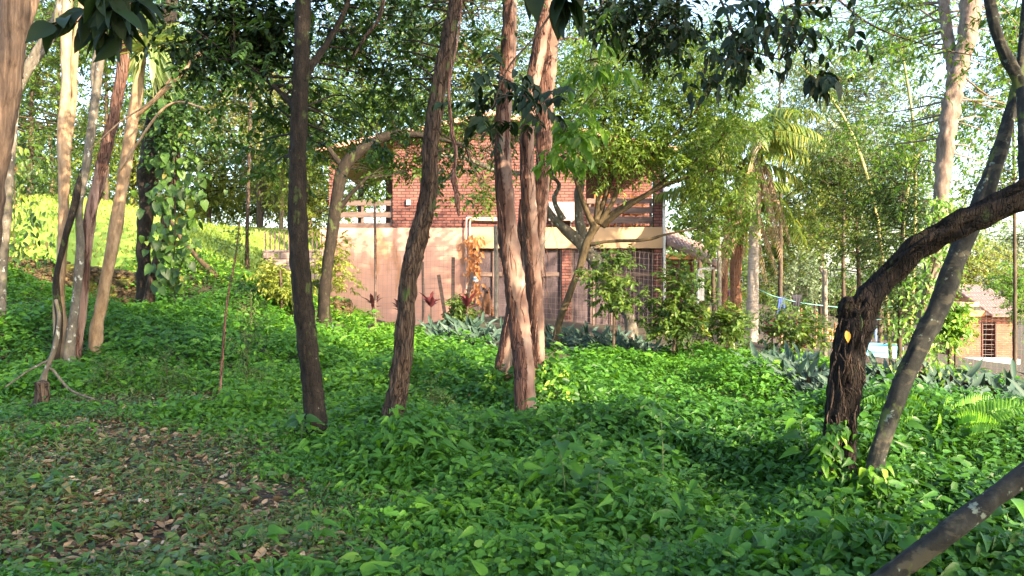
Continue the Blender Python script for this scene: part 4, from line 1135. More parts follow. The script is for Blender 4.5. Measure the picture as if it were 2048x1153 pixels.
# creeper on it
def climber(name, label, path_, mat, n, spread, size, T=HEART, down=.6, group=None):
    P = smooth_path([W(*p) for p in path_], 60)
    mb = MB(); tube(mb, P[::8], .012, seg=6, n=30, rough=.1)
    i = rng.integers(0, len(P), n); sp = spread if np.isscalar(spread) else np.interp(i, np.linspace(0, 59, len(spread)), spread)[:, None]
    p = P[i] + rng.normal(size=(n, 3)) * sp * np.array([1, .8, .4])
    t = thing(name, label, "climbing plant", P[0], group)
    part("stem", mb, M['b_twig'], t)
    mb = MB(); leaves(mb, p, norm(rdir(n) * .7 + [0, -.3, -down]), norm(rdir(n) * .45 + [.1, -.8, .45]), size * (.5 + .8 * rng.random(n)), T, 1.0)
    part("foliage", mb, mat, t)
    return t


climber("creeper", "leafy creeper hugging the pale trunk below the heavy limb", [(1850, 760, 13.2), (1840, 640, 13.3), (1870, 520, 13.2), (1880, 400, 13.2)], M['bright'], 900, [.3, .25, .2, .1], .10, LANCE)

climber("creeper", "leaves heaped around the feet of the peeling trunks", [(1000, 900, 10.2), (1000, 840, 10.5), (990, 790, 10.8), (990, 740, 11.0)], M['cover'], 700, [.36, .22, .06, .03], .11, LANCE, .5)
climber("creeper", "vine leaves climbing the right side of the peeling trunks", [(1120, 870, 10.2), (1112, 790, 10.6), (1092, 720, 10.8)], M['cover'], 450, [.3, .22, .08], .11, LANCE, .5)
climber("creeper", "leaves and vines wrapping the foot of the black broken trunk", [(1640, 1090, 5.9), (1645, 1040, 5.95), (1660, 970, 6.05), (1672, 850, 6.1)], M['cover'], 260, [.24, .14, .07, .05], .10, ARROW, .7)
climber("creeper", "leaves wrapping the foot of the leaning blotched trunk", [(1715, 1090, 5.7), (1735, 1020, 5.75), (1750, 940, 5.8)], M['cover'], 200, [.16, .1, .05], .10, ARROW, .7)

# --- left group in the sun
gl = "sunlit stems of the left-hand clump"
treething("smooth_tree", "big smooth trunk with streaked bark at the far left edge", "tree", M['b_streak'],
          [[(-60, 1000, 6.2, 27), (-45, 700, 6.2, 27), (-30, 480, 6.2, 27), (-12, 330, 6.2, 27), (8, 200, 6.2, 27), (22, 80, 6.2, 27), (32, -30, 6.2, 27), (50, -400, 6.2, 26)],
           [(20, 150, 6.25, 16), (45, 60, 6.3, 14), (70, -20, 6.4, 12), (110, -200, 6.6, 9)]],
          DK([(30, -330, 6.4, 340, 150, 1.3)], 30, 6, 9, .07, limb_r=.012), M['dark'], seg=22, rough=.04, lump=.05)
treething("sapling_tree", "thin grey stem rising just right of the big smooth trunk", "tree", M['b_lichen'],
          [[(4, 560, 14, 8), (14, 430, 14, 9), (22, 300, 14, 9), (34, 180, 14, 9), (70, 110, 14, 9), (110, 40, 14, 8), (140, -60, 14, 7)],
           [(32, 190, 14, 6), (60, 140, 14, 6), (100, 85, 14, 5), (125, 20, 14, 5)]], None, seg=12)
treething("clump_tree", "pale golden trunk of the left-hand clump, brightly lit above the lawn", "tree", M['b_tan'],
          [[(122, 690, 13.2, 13.2), (118, 600, 13.2, 10.6), (124, 500, 13.2, 9.7), (128, 400, 13.2, 10.6), (128, 280, 13.2, 11.4), (132, 160, 13.2, 9.7), (133, 60, 13.2, 9.7), (140, -80, 13.2, 8.8)],
           [(131, 300, 13.25, 7), (146, 200, 13.3, 6.2), (150, 100, 13.3, 7.0), (162, 20, 13.4, 6.2), (170, -80, 13.5, 5.3)]], None, gl, seg=16, lump=.09, rough=.08)
treething("clump_tree", "grey lichened stem of the left-hand clump crossing in front of its neighbours", "tree", M['b_lichen'],
          [[(140, 690, 13.0, 9.7), (152, 600, 13.0, 7.9), (160, 500, 13.0, 7.9), (158, 420, 13.0, 7.0), (175, 320, 13.0, 7.9), (190, 200, 13.0, 8.8), (200, 120, 13.0, 7.9), (208, 50, 13.0, 7.9), (218, -60, 13, 7.0)],
           [(192, 190, 13.0, 6.2), (186, 150, 13.0, 5.3), (196, 80, 13.0, 5.3), (200, 20, 13, 4.4)]], None, gl, seg=14, lump=.09)
treething("clump_tree", "dark crooked stem leading the left-hand clump with a thin twisting root below", "tree", M['b_dark'],
          [[(112, 700, 12.9, 7.0), (118, 640, 12.9, 7.0), (112, 560, 12.9, 6.2), (130, 480, 12.9, 7.0), (150, 400, 12.9, 7.0), (165, 340, 13, 5.3)]], None, gl, seg=12, lump=.12)
treething("clump_tree", "rough reddish trunk of the left-hand clump leaning right with flaking bark near its top", "tree", M['b_peel'],
          [[(152, 700, 13.3, 10.6), (165, 600, 13.3, 10.6), (172, 500, 13.3, 9.7), (188, 400, 13.3, 11.4), (212, 300, 13.3, 11.4), (230, 220, 13.3, 10.6), (245, 130, 13.3, 11.4), (250, 60, 13.3, 10.6), (262, -60, 13.4, 8.8)]],
          None, gl, seg=16, lump=.12, rough=.1)
treething("clump_tree", "smooth orange brown trunk leaning right, standing alone right of the left-hand clump", "tree", M['b_tan'],
          [[(192, 665, 13.6, 11.4), (205, 600, 13.6, 11.4), (228, 480, 13.6, 12.3), (243, 380, 13.6, 11.4), (257, 290, 13.6, 11.4), (275, 180, 13.6, 10.6), (282, 110, 13.6, 10.6), (288, 40, 13.6, 8.8)],
           [(262, 240, 13.6, 4.4), (310, 200, 13.5, 4.4), (360, 150, 13.4, 4.0), (425, 85, 13.3, 3.5)],
           [(210, 560, 13.5, 2.6), (160, 330, 13.4, 2.6), (250, 235, 13.4, 3.1), (330, 225, 13.3, 2.6)]][:2], None, gl, seg=16, lump=.05)
# bromeliad sitting on that trunk
t = thing("bromeliad", "large striped bromeliad rosette perched on the orange brown trunk", "bromeliad", W(300, 95, 13.4))
mb = MB(); n = 60
az = rng.random(n) * 2 * math.pi; el_ = rng.uniform(-.9, 1.3, n)
dv = np.stack([np.cos(az), np.sin(az) * .8, np.sin(el_) * 1.2], 1)
leaves(mb, np.tile(W(302, 90, 13.4), (n, 1)) + rng.normal(size=(n, 3)) * .05, dv, norm(np.stack([-dv[:, 0] * .5, -dv[:, 1] * .5, np.ones(n)], 1)), .62 * (.6 + .6 * rng.random(n)), STRAP, 1.5)
part("leaf_rosette", mb, M['brom'], t)
mb = MB(); n = 26
dv = np.stack([rng.normal(size=n) * .25 + .15, rng.normal(size=n) * .2, -np.ones(n)], 1)
leaves(mb, W(312, 105, 13.35) + rng.normal(size=(n, 3)) * .08, dv, norm(rdir(n) * .4 + [0, -1, 0]), .62 * (.6 + .5 * rng.random(n)), STRAP, .8)
part("hanging_leaves", mb, M['brom'], t)
# twisted twig in front of the clump
treething("dead_sapling", "thin twisted grey dead stem over a small stump at lower left", "dead tree", M['b_lichen'],
          [[(78, 800, 10.2, 7), (85, 760, 10.2, 6), (108, 700, 10.2, 5), (118, 640, 10.2, 4), (112, 600, 10.2, 3.5)], [(95, 740, 10.2, 3), (140, 780, 10.2, 2.6), (190, 800, 10.1, 2)], [(100, 720, 10.2, 3), (60, 740, 10.1, 2), (10, 775, 10, 1.6)]], None, seg=9, flare=0)
mb = MB(); tube(mb, [W(80, 815, 10), W(82, 790, 10), W(84, 765, 10)], [.09, .075, .07], seg=14, n=14, rough=.1, lump=.15, flare=.4)
p = W(80, 815, 10); solo("stump", mb, M['b_brown'], "small rotting stump under the twisted dead stem", "stump", p)
treething("trunk_sapling", "thin bare reddish sapling standing in the ground cover left of the dark trunk", "sapling", M['b_shag'],
          [[(436, 795, 11.2, 2.6), (446, 700, 11.2, 2.6), (455, 600, 11.2, 2.2), (470, 520, 11.2, 1.8), (480, 440, 11.2, 1.4)]],
          DK([(470, 500, 11.2, 60, 70, .3)], 8, 4, 7, .06, twig=.25, limb_r=.005), M['mid'], seg=7, flare=0)
treething("vine_covered_tree", "dark vine-covered trunk in front of the sunny lawn", "tree", M['b_dark'],
          [[(288, 590, 18, 15), (288, 520, 18, 14), (292, 420, 18, 15), (300, 340, 18, 20), (310, 240, 18, 18), (330, 120, 18, 16), (340, 0, 18, 14), (345, -150, 18, 12)]],
          DK([(420, 90, 17, 130, 90, 1.5), (330, 200, 17.6, 60, 120, .6), (380, 230, 17.2, 80, 80, .8)], 70, 6, 8, .11, T=OVAL, limb_r=.018), M['dark'], seg=16, lump=.1)
treething("vine_covered_tree", "short brown forked trunk right beside the dark vine-covered trunk", "tree", M['b_brown'],
          [[(300, 590, 17.7, 10), (318, 510, 17.7, 9), (332, 440, 17.7, 9), (345, 360, 17.8, 10), (352, 250, 17.9, 8), (360, 150, 18, 8)]], None, seg=14, lump=.12)
climber("heart_leaf_vine", "heart leaved vine hanging in a curtain over the dark trunk by the lawn", [(345, 570, 17.3), (350, 470, 17.3), (350, 370, 17.3), (345, 260, 17.4), (340, 160, 17.4)], M['dark'], 420, [.15, .25, .35, .35, .3], .19, HEART, 1.0)
climber("heart_leaf_vine", "green vine climbing the trunks at the left edge above the stone wall", [(30, 560, 17), (28, 470, 17), (30, 380, 17), (35, 300, 17)], M['mid'], 500, [.35, .3, .25, .2], .14, LANCE, .8)
treething("fallen_tree", "sunlit broken trunk leaning down across the stone wall by the lawn", "trunk", M['b_green'],
          [[(480, 600, 20.5, 4), (440, 560, 20.6, 5), (400, 520, 20.8, 5), (365, 480, 21, 5), (340, 440, 21.2, 4)]], None, seg=12, lump=.12, ground=False)
treething("pole_tree", "slim straight trunk on the lawn left of the block wall", "tree", M['b_brown'],
          [[(495, 560, 23.5, 4), (494, 470, 23.5, 3.6), (497, 370, 23.5, 3.5), (500, 250, 23.5, 3.2), (505, 100, 23.6, 3)]],
          DK([(490, 230, 24, 80, 60, 1), (520, 150, 24, 90, 60, 1)], 40, 6, 8, .10, T=OVAL, limb_r=.012), M['olive'], seg=10)

# --- middle distance
treething("arching_tree", "trunk arching to the right in front of the left balcony", "tree", M['b_dark'],
          [[(648, 605, 19, 12), (655, 540, 19, 11), (665, 460, 19, 12), (674, 400, 19, 12), (684, 345, 19, 12), (710, 310, 19, 12), (750, 284, 19, 9), (800, 268, 19, 8), (860, 275, 19, 5), (930, 290, 19, 4)],
           [(676, 420, 19, 6), (705, 385, 18.9, 4), (735, 355, 18.8, 3)],
           [(690, 340, 19, 6), (660, 300, 19, 5), (640, 260, 19, 4)]],
          DK([(745, 345, 20.0, 50, 40, .5), (720, 210, 19.8, 150, 50, 1.2), (850, 225, 19.8, 90, 50, .8), (610, 290, 19.9, 60, 60, .8), (940, 300, 19.6, 90, 60, .5), (960, 400, 18.6, 40, 40, .3), (820, 320, 20.0, 60, 30, .4)], 190, 7, 9, .095, T=OVAL, pinn=True, limb_r=.014), M['mid'], seg=16, lump=.06)
treething("fan_branched_tree", "small tree fanning out many sunlit branches in front of the right balcony", "tree", M['b_green'],
          [[(1115, 660, 18.6, 7.0), (1135, 600, 18.6, 7.0), (1158, 540, 18.6, 7.0), (1172, 490, 18.6, 7.8), (1192, 450, 18.6, 8.6)],
           [(1188, 455, 18.6, 6.2), (1168, 410, 18.5, 5.5), (1150, 350, 18.5, 4.7), (1138, 300, 18.5, 3.9), (1130, 240, 18.5, 3.1)],
           [(1192, 450, 18.6, 6.2), (1198, 380, 18.6, 4.7), (1205, 300, 18.6, 3.9), (1212, 200, 18.6, 3.1), (1215, 120, 18.6, 2.3)],
           [(1195, 448, 18.6, 6.2), (1215, 380, 18.7, 4.7), (1235, 320, 18.7, 4.7), (1270, 230, 18.7, 3.9), (1300, 150, 18.7, 3.1)],
           [(1198, 448, 18.6, 6.2), (1225, 405, 18.5, 4.7), (1250, 350, 18.5, 4.7), (1290, 320, 18.4, 3.9), (1360, 260, 18.4, 3.9), (1420, 180, 18.3, 3.1)],
           [(1200, 450, 18.6, 7.0), (1245, 415, 18.6, 5.5), (1300, 385, 18.6, 4.7), (1350, 345, 18.6, 3.9), (1400, 315, 18.6, 3.1), (1470, 250, 18.6, 2.3)],
           [(1205, 452, 18.6, 6.2), (1240, 425, 18.4, 4.7), (1310, 380, 18.3, 4.7), (1360, 360, 18.2, 3.9), (1440, 335, 18.1, 2.3)],
           [(1180, 490, 18.6, 3.9), (1220, 483, 18.5, 3.1), (1290, 480, 18.4, 3.1), (1330, 470, 18.3, 2.3), (1400, 455, 18.2, 1.6)]],
          DK([(1230, 230, 18.6, 110, 110, 1.4), (1120, 230, 18.9, 80, 70, .9), (1340, 200, 18.6, 130, 110, 1.4), (1450, 230, 18.4, 100, 90, 1.2), (1440, 370, 18.2, 80, 60, .8), (1260, 300, 17.9, 100, 60, .8), (1350, 310, 18.9, 90, 60, .9), (1390, 120, 18.8, 110, 70, 1), (1170, 130, 18.8, 80, 70, 1), (1480, 440, 18.2, 50, 40, .5), (1420, 480, 18.0, 50, 30, .4)], 560, 6, 9, .092, twig=.35, limb_r=.010, csize=.28), M['airy'], seg=12, lump=.05, flare=.1)
treething("lichen_tree", "crooked grey lichen-spotted trunk between the air conditioner and the fan branched tree", "tree", M['b_lichen'],
          [[(1260, 640, 20.3, 11), (1230, 590, 20.3, 12), (1195, 530, 20.3, 14), (1165, 490, 20.3, 12), (1125, 455, 20.3, 9), (1098, 425, 20.3, 7), (1090, 400, 20.3, 6), (1110, 330, 20.3, 5), (1150, 300, 20.3, 4)],
           [(1175, 500, 20.3, 11), (1158, 440, 20.3, 9), (1160, 360, 20.3, 9), (1170, 300, 20.3, 8), (1185, 240, 20.3, 6), (1190, 120, 20.3, 5)],
           [(1125, 440, 20.3, 5), (1108, 400, 20.2, 4), (1118, 370, 20.2, 4), (1090, 350, 20, 4), (1000, 345, 19.6, 5), (940, 320, 19.2, 5), (880, 310, 19.1, 4)]],
          DK([(1190, 160, 20.5, 110, 80, 1), (1010, 200, 20, 100, 80, 1)], 80, 6, 8, .09, limb_r=.012), M['mid'], seg=14, lump=.1)
for px, py, d, rx, ry, hgt, lab, mat in ((1225, 560, 17.4, 48, 75, 0, "leafy shrub with bright tips in front of the screened veranda", 'mid'), (1352, 580, 17.2, 42, 75, 0, "taller leafy shrub in front of the lean-to wall", 'mid'), (1345, 640, 16.9, 60, 40, 0, "rounded bush at the foot of the lean-to", 'mid'), (1450, 650, 17.5, 60, 30, 0, "low green bush below the palms", 'mid'),
                                     (655, 520, 21.6, 42, 80, 0, "yellow green leafed shrub at the left corner of the plaster wall", 'yellow'), (1600, 660, 18.5, 60, 30, 0, "low shrub under the clothesline", 'mid'), (1908, 640, 17, 26, 50, 0, "bright green shrub left of the small outbuilding", 'bright'), (918, 625, 21, 26, 26, 0, "low green plant beside the sitting dog", 'mid'), (560, 560, 19.6, 40, 40, 0, "small yellowish shrub over the end of the stone wall", 'yellow')):
    b_ = W(px, py + ry, d); x_, y_ = b_[0], b_[1]; gz = h1(x_, y_)
    py_g = 576.5 - (gz - EYE) * F / d
    t = treething("shrub", lab, "shrub", M['b_twig'], [[(px, py_g, d, 3), (px + 3, (py_g + py) / 2, d, 3), (px, py - ry * .5, d, 2)]],
                  DK([(px, py - ry * .35, d, rx * .8, ry * .6, rx / F * d), (px + rx * .1, py + ry * .4, d, rx, ry * .55, rx / F * d * 1.1)], 26, 7, 9, .10, T=OVAL if mat != 'yellow' else LANCE, twig=.22, limb_r=.008, csize=.3), M[mat], seg=8, flare=0)

# ------------------------------------------------------------------ palms
def frond(fm, base, dirv, L, droop, n=38, ll=.45, hang=.5):
    t_ = np.linspace(0, 1, 16)[:, None]
    d = norm(np.array(dirv, float))
    P = np.array(base) + d * L * t_ + np.array([0, 0, -1.0]) * droop * L * t_ ** 2
    tube(fm, P[::3], [.022, .018, .014, .010, .006, .003][:len(P[::3])], seg=5, n=14)
    u = np.linspace(.12, 1, n); i = np.minimum((u * 15).astype(int), 14); f = (u * 15 - i)[:, None]
    p = P[i] * (1 - f) + P[np.minimum(i + 1, 15)] * f
    tg = norm(P[np.minimum(i + 1, 15)] - P[i] + 1e-6)
    side = norm(np.cross(tg, [0, 0, 1]))
    for sg in (-1, 1):
        dv = norm(side * sg + tg * .5 + np.array([0, 0, -hang]) + rng.normal(size=(n, 3)) * .1)
        leaves(fm, p, dv, norm(np.cross(dv, tg) * sg + [0, 0, .2]), ll * (np.sin(np.clip(u, .12, 1) * 2.6 + .3) * .6 + .45), STRAP, 1.0, rng.random(n) * .7 + .15)


for px0, px1, d, top, rad, mat, lab, nf in ((1505, 1512, 23.5, 262, 10, 'b_palm', "palm with a smooth pale ringed trunk right of the lean-to", 15), (1470, 1488, 24.2, 330, 10, 'b_boot', "palm with an orange brown trunk just left of the pale one", 9), (1448, 1462, 25, 400, 6, 'b_boot', "thin orange brown palm stem nearest the lean-to", 4)):
    b_ = W(px0, 650, d); gz = h1(b_[0], d); pyg = 576.5 - (gz - EYE) * F / d
    t = thing("palm_tree", lab, "palm", (b_[0], d, gz), "palms beside the lean-to")
    mb = MB(); tube(mb, [W(px0, pyg + 15, d), W(px0 + 1, 560, d), W((px0 + px1) / 2, 440, d), W(px1, top, d)], [rad * 1.25 / F * d, rad * 1.05 / F * d, rad / F * d, rad * .9 / F * d], seg=16, n=60, rough=.05 if mat == 'b_palm' else .14, lump=.05)
    part("trunk", mb, M[mat], t)
    c = W(px1, top, d)
    for k in range(nf):
        az = k * 2.4 + .3; fm = MB()
        e_ = .8 - 1.0 * (k / nf)
        frond(fm, c + [0, 0, .15 - .3 * k / nf], (math.cos(az), math.sin(az) * .8, e_), random.uniform(1.9, 2.6), random.uniform(.35, .75), ll=.5)
        part("frond", fm, M['frond'], t)
    if nf > 4:
        for k in range(9 if nf < 12 else 12):
            az = k * 1.9; fm = MB()
            frond(fm, c + [0, 0, -.3 - .05 * k], (math.cos(az) * .35, math.sin(az) * .35, -.6), random.uniform(1.2, 2.0), .5, ll=.3, hang=1.4)
            part("dry_frond", fm, M['dryfrond'], t)

# ------------------------------------------------------------------ background trees
def bgtree(label, mat, px, d, r, blobs, dens=1.0, lpx=8.5, bark_m='b_twig', group=None, T=SIMPLE, droop=.25, name="tree", cat="tree", wid=1.0, lean=0, csize=.24, limb_r=None):
    """blobs in photo pixels (px, py, rx, ry[, extra distance])"""
    b_ = W(px, 600, d); gz = h1(b_[0], d); pyg = 576.5 - (gz - EYE) * F / d
    topy = min(b[1] for b in blobs)
    bl, area = [], 0
    for b in blobs:
        dd = d + (b[4] if len(b) > 4 else 0)
        bl.append((b[0], b[1], dd, b[2], b[3], (b[2] + b[3]) / 2 / F * dd)); area += math.pi * b[2] * b[3]
    L = lpx / F * d
    nl = area * 3.0 * dens / (.22 * lpx * lpx * wid)
    per, tw = 9, 5
    r = r * .55
    st = [(px, pyg, d, r * 1.2), (px + lean * .3 + random.uniform(-4, 4), pyg * .6 + topy * .4, d, r), (px + lean + random.uniform(-8, 8), topy, d, r * .4)]
    return treething(name, label, cat, M[bark_m], [st], dict(blobs=bl, clumps=max(6, int(nl / per / tw)), twigs=tw, per=per, size=L, T=T, twig=L * 3.2, droop=droop, csize=csize, limb_r=limb_r or max(.008, r * .4 / F * d), wid=wid), M[mat], group=group, seg=10, flare=.1)


# left, behind the clump and along the lawn
gw = "trees at the edge of the lawn"
bgtree("dark leafy tree filling the gap right of the big smooth trunk", 'mid', 60, 24, 9, [(70, 130, 110, 130), (50, 300, 80, 90), (170, 60, 90, 80)], .8, 9)
bgtree("dark tree behind the bromeliad and the leaning orange trunk", 'mid', 210, 27, 8, [(210, 110, 110, 120), (180, 300, 60, 80), (300, 60, 90, 70)], .8, 9)
bgtree("tall dark tree whose crown darkens the upper left corner", 'dark', 120, 31, 10, [(110, 20, 180, 80), (300, 20, 160, 70), (30, 200, 90, 140)], .8, 9)
bgtree("low dark tree over the far left end of the lawn", 'dark', 60, 36, 8, [(60, 330, 90, 70), (-60, 300, 90, 120)], .8, 8)
bgtree("sunny yellow green tree glowing between the leaning orange trunk and the vines", 'yellow', 270, 48, 7, [(240, 290, 70, 90), (280, 340, 60, 60), (300, 230, 60, 60)], 1, 8)
bgtree("broad yellow green tree at the far end of the lawn", 'yellow', 420, 50, 7, [(430, 330, 110, 60), (400, 390, 80, 30), (520, 370, 80, 45)], 1, 8)
bgtree("pale olive tree behind the vine-covered trunk and above the lawn", 'olive', 520, 47, 8, [(480, 260, 100, 80), (560, 330, 80, 60), (420, 170, 90, 70), (540, 400, 50, 30)], .8, 8)
bgtree("golden olive tree between the dark trunk and the left balcony", 'yellow', 620, 42, 8, [(600, 340, 80, 90), (630, 430, 50, 40), (560, 230, 90, 70), (715, 400, 60, 50)], .9, 8)
bgtree("sunlit tree high behind the dark trunk", 'yellow', 520, 45, 9, [(480, 90, 130, 80), (600, 150, 120, 70), (400, 190, 80, 60)], .6, 8)
for k, (px, w_, hh) in enumerate(((85, 44, 20), (165, 44, 17), (400, 60, 17), (490, 55, 16), (245, 44, 18))):
    d = 43 + k; g_ = h1((px - 1024) / F * d, d); py = 576.5 - (g_ - EYE) * F / d
    bgtree(["yellow hedge bush left of the pale golden trunk across the lawn", "yellow hedge bush behind the left-hand clump across the lawn", "yellow hedge bush right of the heart leaved vine across the lawn", "low yellow hedge bush nearest the block wall across the lawn", "yellow hedge bush between the two leaning trunks across the lawn"][k],
           'yellow', px, d, 2, [(px, py - hh, w_, hh)], 1.2, 7, name="bush", cat="bush")
for k, (px, d, tp) in enumerate(((190, 47, 250), (300, 46, 230), (345, 52, 260), (560, 45, 330), (100, 49, 240), (590, 51, 320))):
    g_ = h1((px - 1024) / F * d, d); py = 576.5 - (g_ - EYE) * F / d
    treething("tree", ["slim lit trunk at the back of the lawn behind the left-hand clump", "slim lit trunk at the back of the lawn left of the vine-covered trunk", "thin far trunk right behind the vine-covered trunk", "thin far trunk left of the dark trunk above the block wall", "thin far trunk between the thin grey stem and the golden trunk", "thin far trunk against the golden olive tree"][k], "tree", M['b_tan'],
              [[(px, py, d, 5), (px + 4, (py + tp) / 2, d, 4), (px - 4, tp, d, 3)]], DK([(px, tp, d, 70, 50, 1.6)], 30, 5, 8, .2, T=SIMPLE, limb_r=.02, twig=.7), M['olive'], group=gw, seg=8)

# behind and above the house
bgtree("dark canopy tree directly behind the gable of the house", 'mid', 960, 36, 10, [(960, 170, 150, 90), (860, 120, 130, 90), (1060, 120, 110, 90)], .7, 8)
bgtree("dark tree behind the left balcony roof", 'dark', 720, 34, 10, [(720, 180, 120, 90), (660, 90, 110, 80), (800, 60, 130, 70)], .75, 8)
bgtree("tall open crowned tree high above the house roof", 'mid', 900, 40, 10, [(900, 20, 170, 70), (760, -20, 150, 60), (1040, 0, 130, 60)], .45, 8)
bgtree("airy tree behind the fan branched tree with sky showing through", 'mid', 1230, 38, 8, [(1230, 150, 130, 90), (1330, 80, 120, 80), (1180, 40, 90, 60)], .6, 8)
bgtree("orange tinged tree behind the right corner of the house", 'olive', 1400, 36, 8, [(1400, 240, 100, 70), (1420, 340, 70, 60), (1480, 150, 100, 70)], .6, 8)
bgtree("rounded green tree between the lean-to and the palms", 'mid', 1430, 33, 7, [(1420, 400, 60, 60), (1450, 480, 45, 50)], .8, 8)
# right
bgtree("bright sunlit tree behind the palm trunks", 'yellow', 1560, 37, 8, [(1580, 470, 70, 70), (1540, 540, 50, 50), (1600, 400, 60, 50)], .9, 8)
bgtree("yellow green tree right of the palms", 'yellow', 1640, 40, 8, [(1640, 430, 80, 70), (1700, 380, 60, 60), (1620, 330, 70, 60)], .8, 8)
bgtree("grey leaved bush hanging over the clothesline", 'grey', 1625, 31, 5, [(1620, 550, 60, 42), (1590, 575, 35, 30)], 1.0, 8, name="bush", cat="bush")
bgtree("very dark dense bush under the clothesline", 'dark', 1555, 29.5, 3, [(1550, 625, 40, 32), (1590, 645, 30, 28)], 1.2, 8, name="bush", cat="bush")
bgtree("feathery tall tree against the sky between the palms and the pale trunk", 'grey', 1690, 27, 6, [(1700, 250, 100, 80), (1630, 170, 90, 70), (1760, 160, 90, 70), (1650, 300, 70, 50)], .9, 7)
bgtree("arching feathery tree with drooping dark green sprays behind the black trunk", 'mid', 1720, 22, 8, [(1700, 400, 100, 70), (1730, 500, 90, 60), (1660, 330, 70, 50), (1800, 340, 70, 60)], .8, 7, lean=-10)
bgtree("dense vine smothered tree left of the pale trunk", 'dark', 1800, 19, 9, [(1800, 480, 60, 100), (1820, 610, 70, 80), (1780, 380, 60, 60)], .9, 8)
bgtree("bright leafed tree between the pale trunk and the outbuilding", 'bright', 1900, 20, 6, [(1880, 560, 32, 60), (1885, 460, 45, 60), (1870, 660, 36, 50)], .8, 9)
bgtree("small round topped tree beside the outbuilding wall", 'bright', 2030, 41, 6, [(2030, 560, 45, 42), (2050, 620, 35, 40)], 1.1, 8)
bgtree("soft sunny tree behind the outbuilding roof", 'yellow', 1940, 62, 8, [(1930, 510, 60, 50), (1900, 560, 50, 50), (1990, 540, 40, 40)], 1, 7)
bgtree("bluish far tree over the outbuilding", 'grey', 2010, 95, 8, [(2010, 500, 50, 35), (2060, 480, 60, 40)], 1, 7)
bgtree("leafy tree against the sky at the right edge", 'mid', 2030, 17, 6, [(1990, 200, 70, 80), (2030, 320, 60, 50), (2040, 60, 70, 70), (1960, 380, 50, 30)], 1.0, 9)
bgtree("light green tree high between the palms and the top edge", 'bright', 1560, 30, 7, [(1560, 60, 110, 60), (1660, 70, 100, 60), (1820, 20, 120, 60)], .5, 8)
bgtree("soft full green tree filling the distance behind the bamboo", 'airy', 1760, 34, 8, [(1720, 330, 130, 90), (1850, 420, 90, 80), (1700, 470, 100, 60), (1960, 440, 70, 40)], .8, 7)
bgtree("lone tree beyond the clothesline", 'mid', 1700, 48, 7, [(1690, 580, 70, 40), (1740, 620, 60, 40)], 1, 7)

# the far wood on the hillside, too dense to count
def wood(name, rows, mat, n, size):
    mb = MB(); bm = MB()
    for (px, py, d, rx, ry) in rows:
        crown(mb, None, [(W(px, py, d), (rx / F * d, rx / F * d * .5, ry / F * d))], n, 5, 9, size * d / 60, SIMPLE, .9, .2, csize=.28)
    setting(name, mb, M[mat], "stuff")


wood("far_wood", [(-150, 330, 60, 160, 110), (100, 330, 66, 150, 80), (330, 300, 70, 150, 110), (560, 310, 66, 130, 110), (760, 300, 66, 130, 110), (1000, 300, 70, 150, 120), (1200, 340, 68, 130, 110), (1400, 420, 60, 110, 120), (1560, 540, 62, 100, 90), (1720, 600, 66, 110, 60), (1400, 560, 55, 90, 60)], 'mid', 90, .42)
wood("lawn_edge_thicket", [(px, 405, 54, 75, 34) for px in range(-160, 720, 90)], 'yellow', 60, .30)
wood("hillside_wood", [(1850, 610, 90, 120, 45), (2060, 560, 120, 140, 50), (1600, 470, 85, 120, 50), (-300, 250, 80, 200, 120)], 'olive', 90, .36)

# bamboo culms arching on the right
for k, pts_ in enumerate(([(1780, 700, 21, 4), (1760, 480, 21, 4), (1735, 360, 21, 4), (1700, 260, 21, 3), (1650, 180, 21, 3), (1600, 130, 21, 2)], [(1820, 700, 21.5, 4), (1830, 450, 21.5, 3.5), (1826, 250, 21.5, 3), (1800, 80, 21.5, 2.5)], [(1800, 700, 21.3, 4), (1810, 420, 21.3, 3.5), (1840, 300, 21.3, 3), (1890, 200, 21.3, 2)])):
    treething("bamboo", ["bamboo culm arching left over the bright tree", "upright bamboo culm left of the pale trunk", "bamboo culm bending right toward the pale trunk"][k], "bamboo", M['culm'], [pts_],
              DK([(p_[0], p_[1] + 10, p_[2], 45, 30, .5) for p_ in pts_[2:]], 40, 5, 8, .12, T=LANCE, wid=.5, twig=.4, limb_r=.006, droop=.5), M['mid'], seg=7, flare=0, tname="culm")

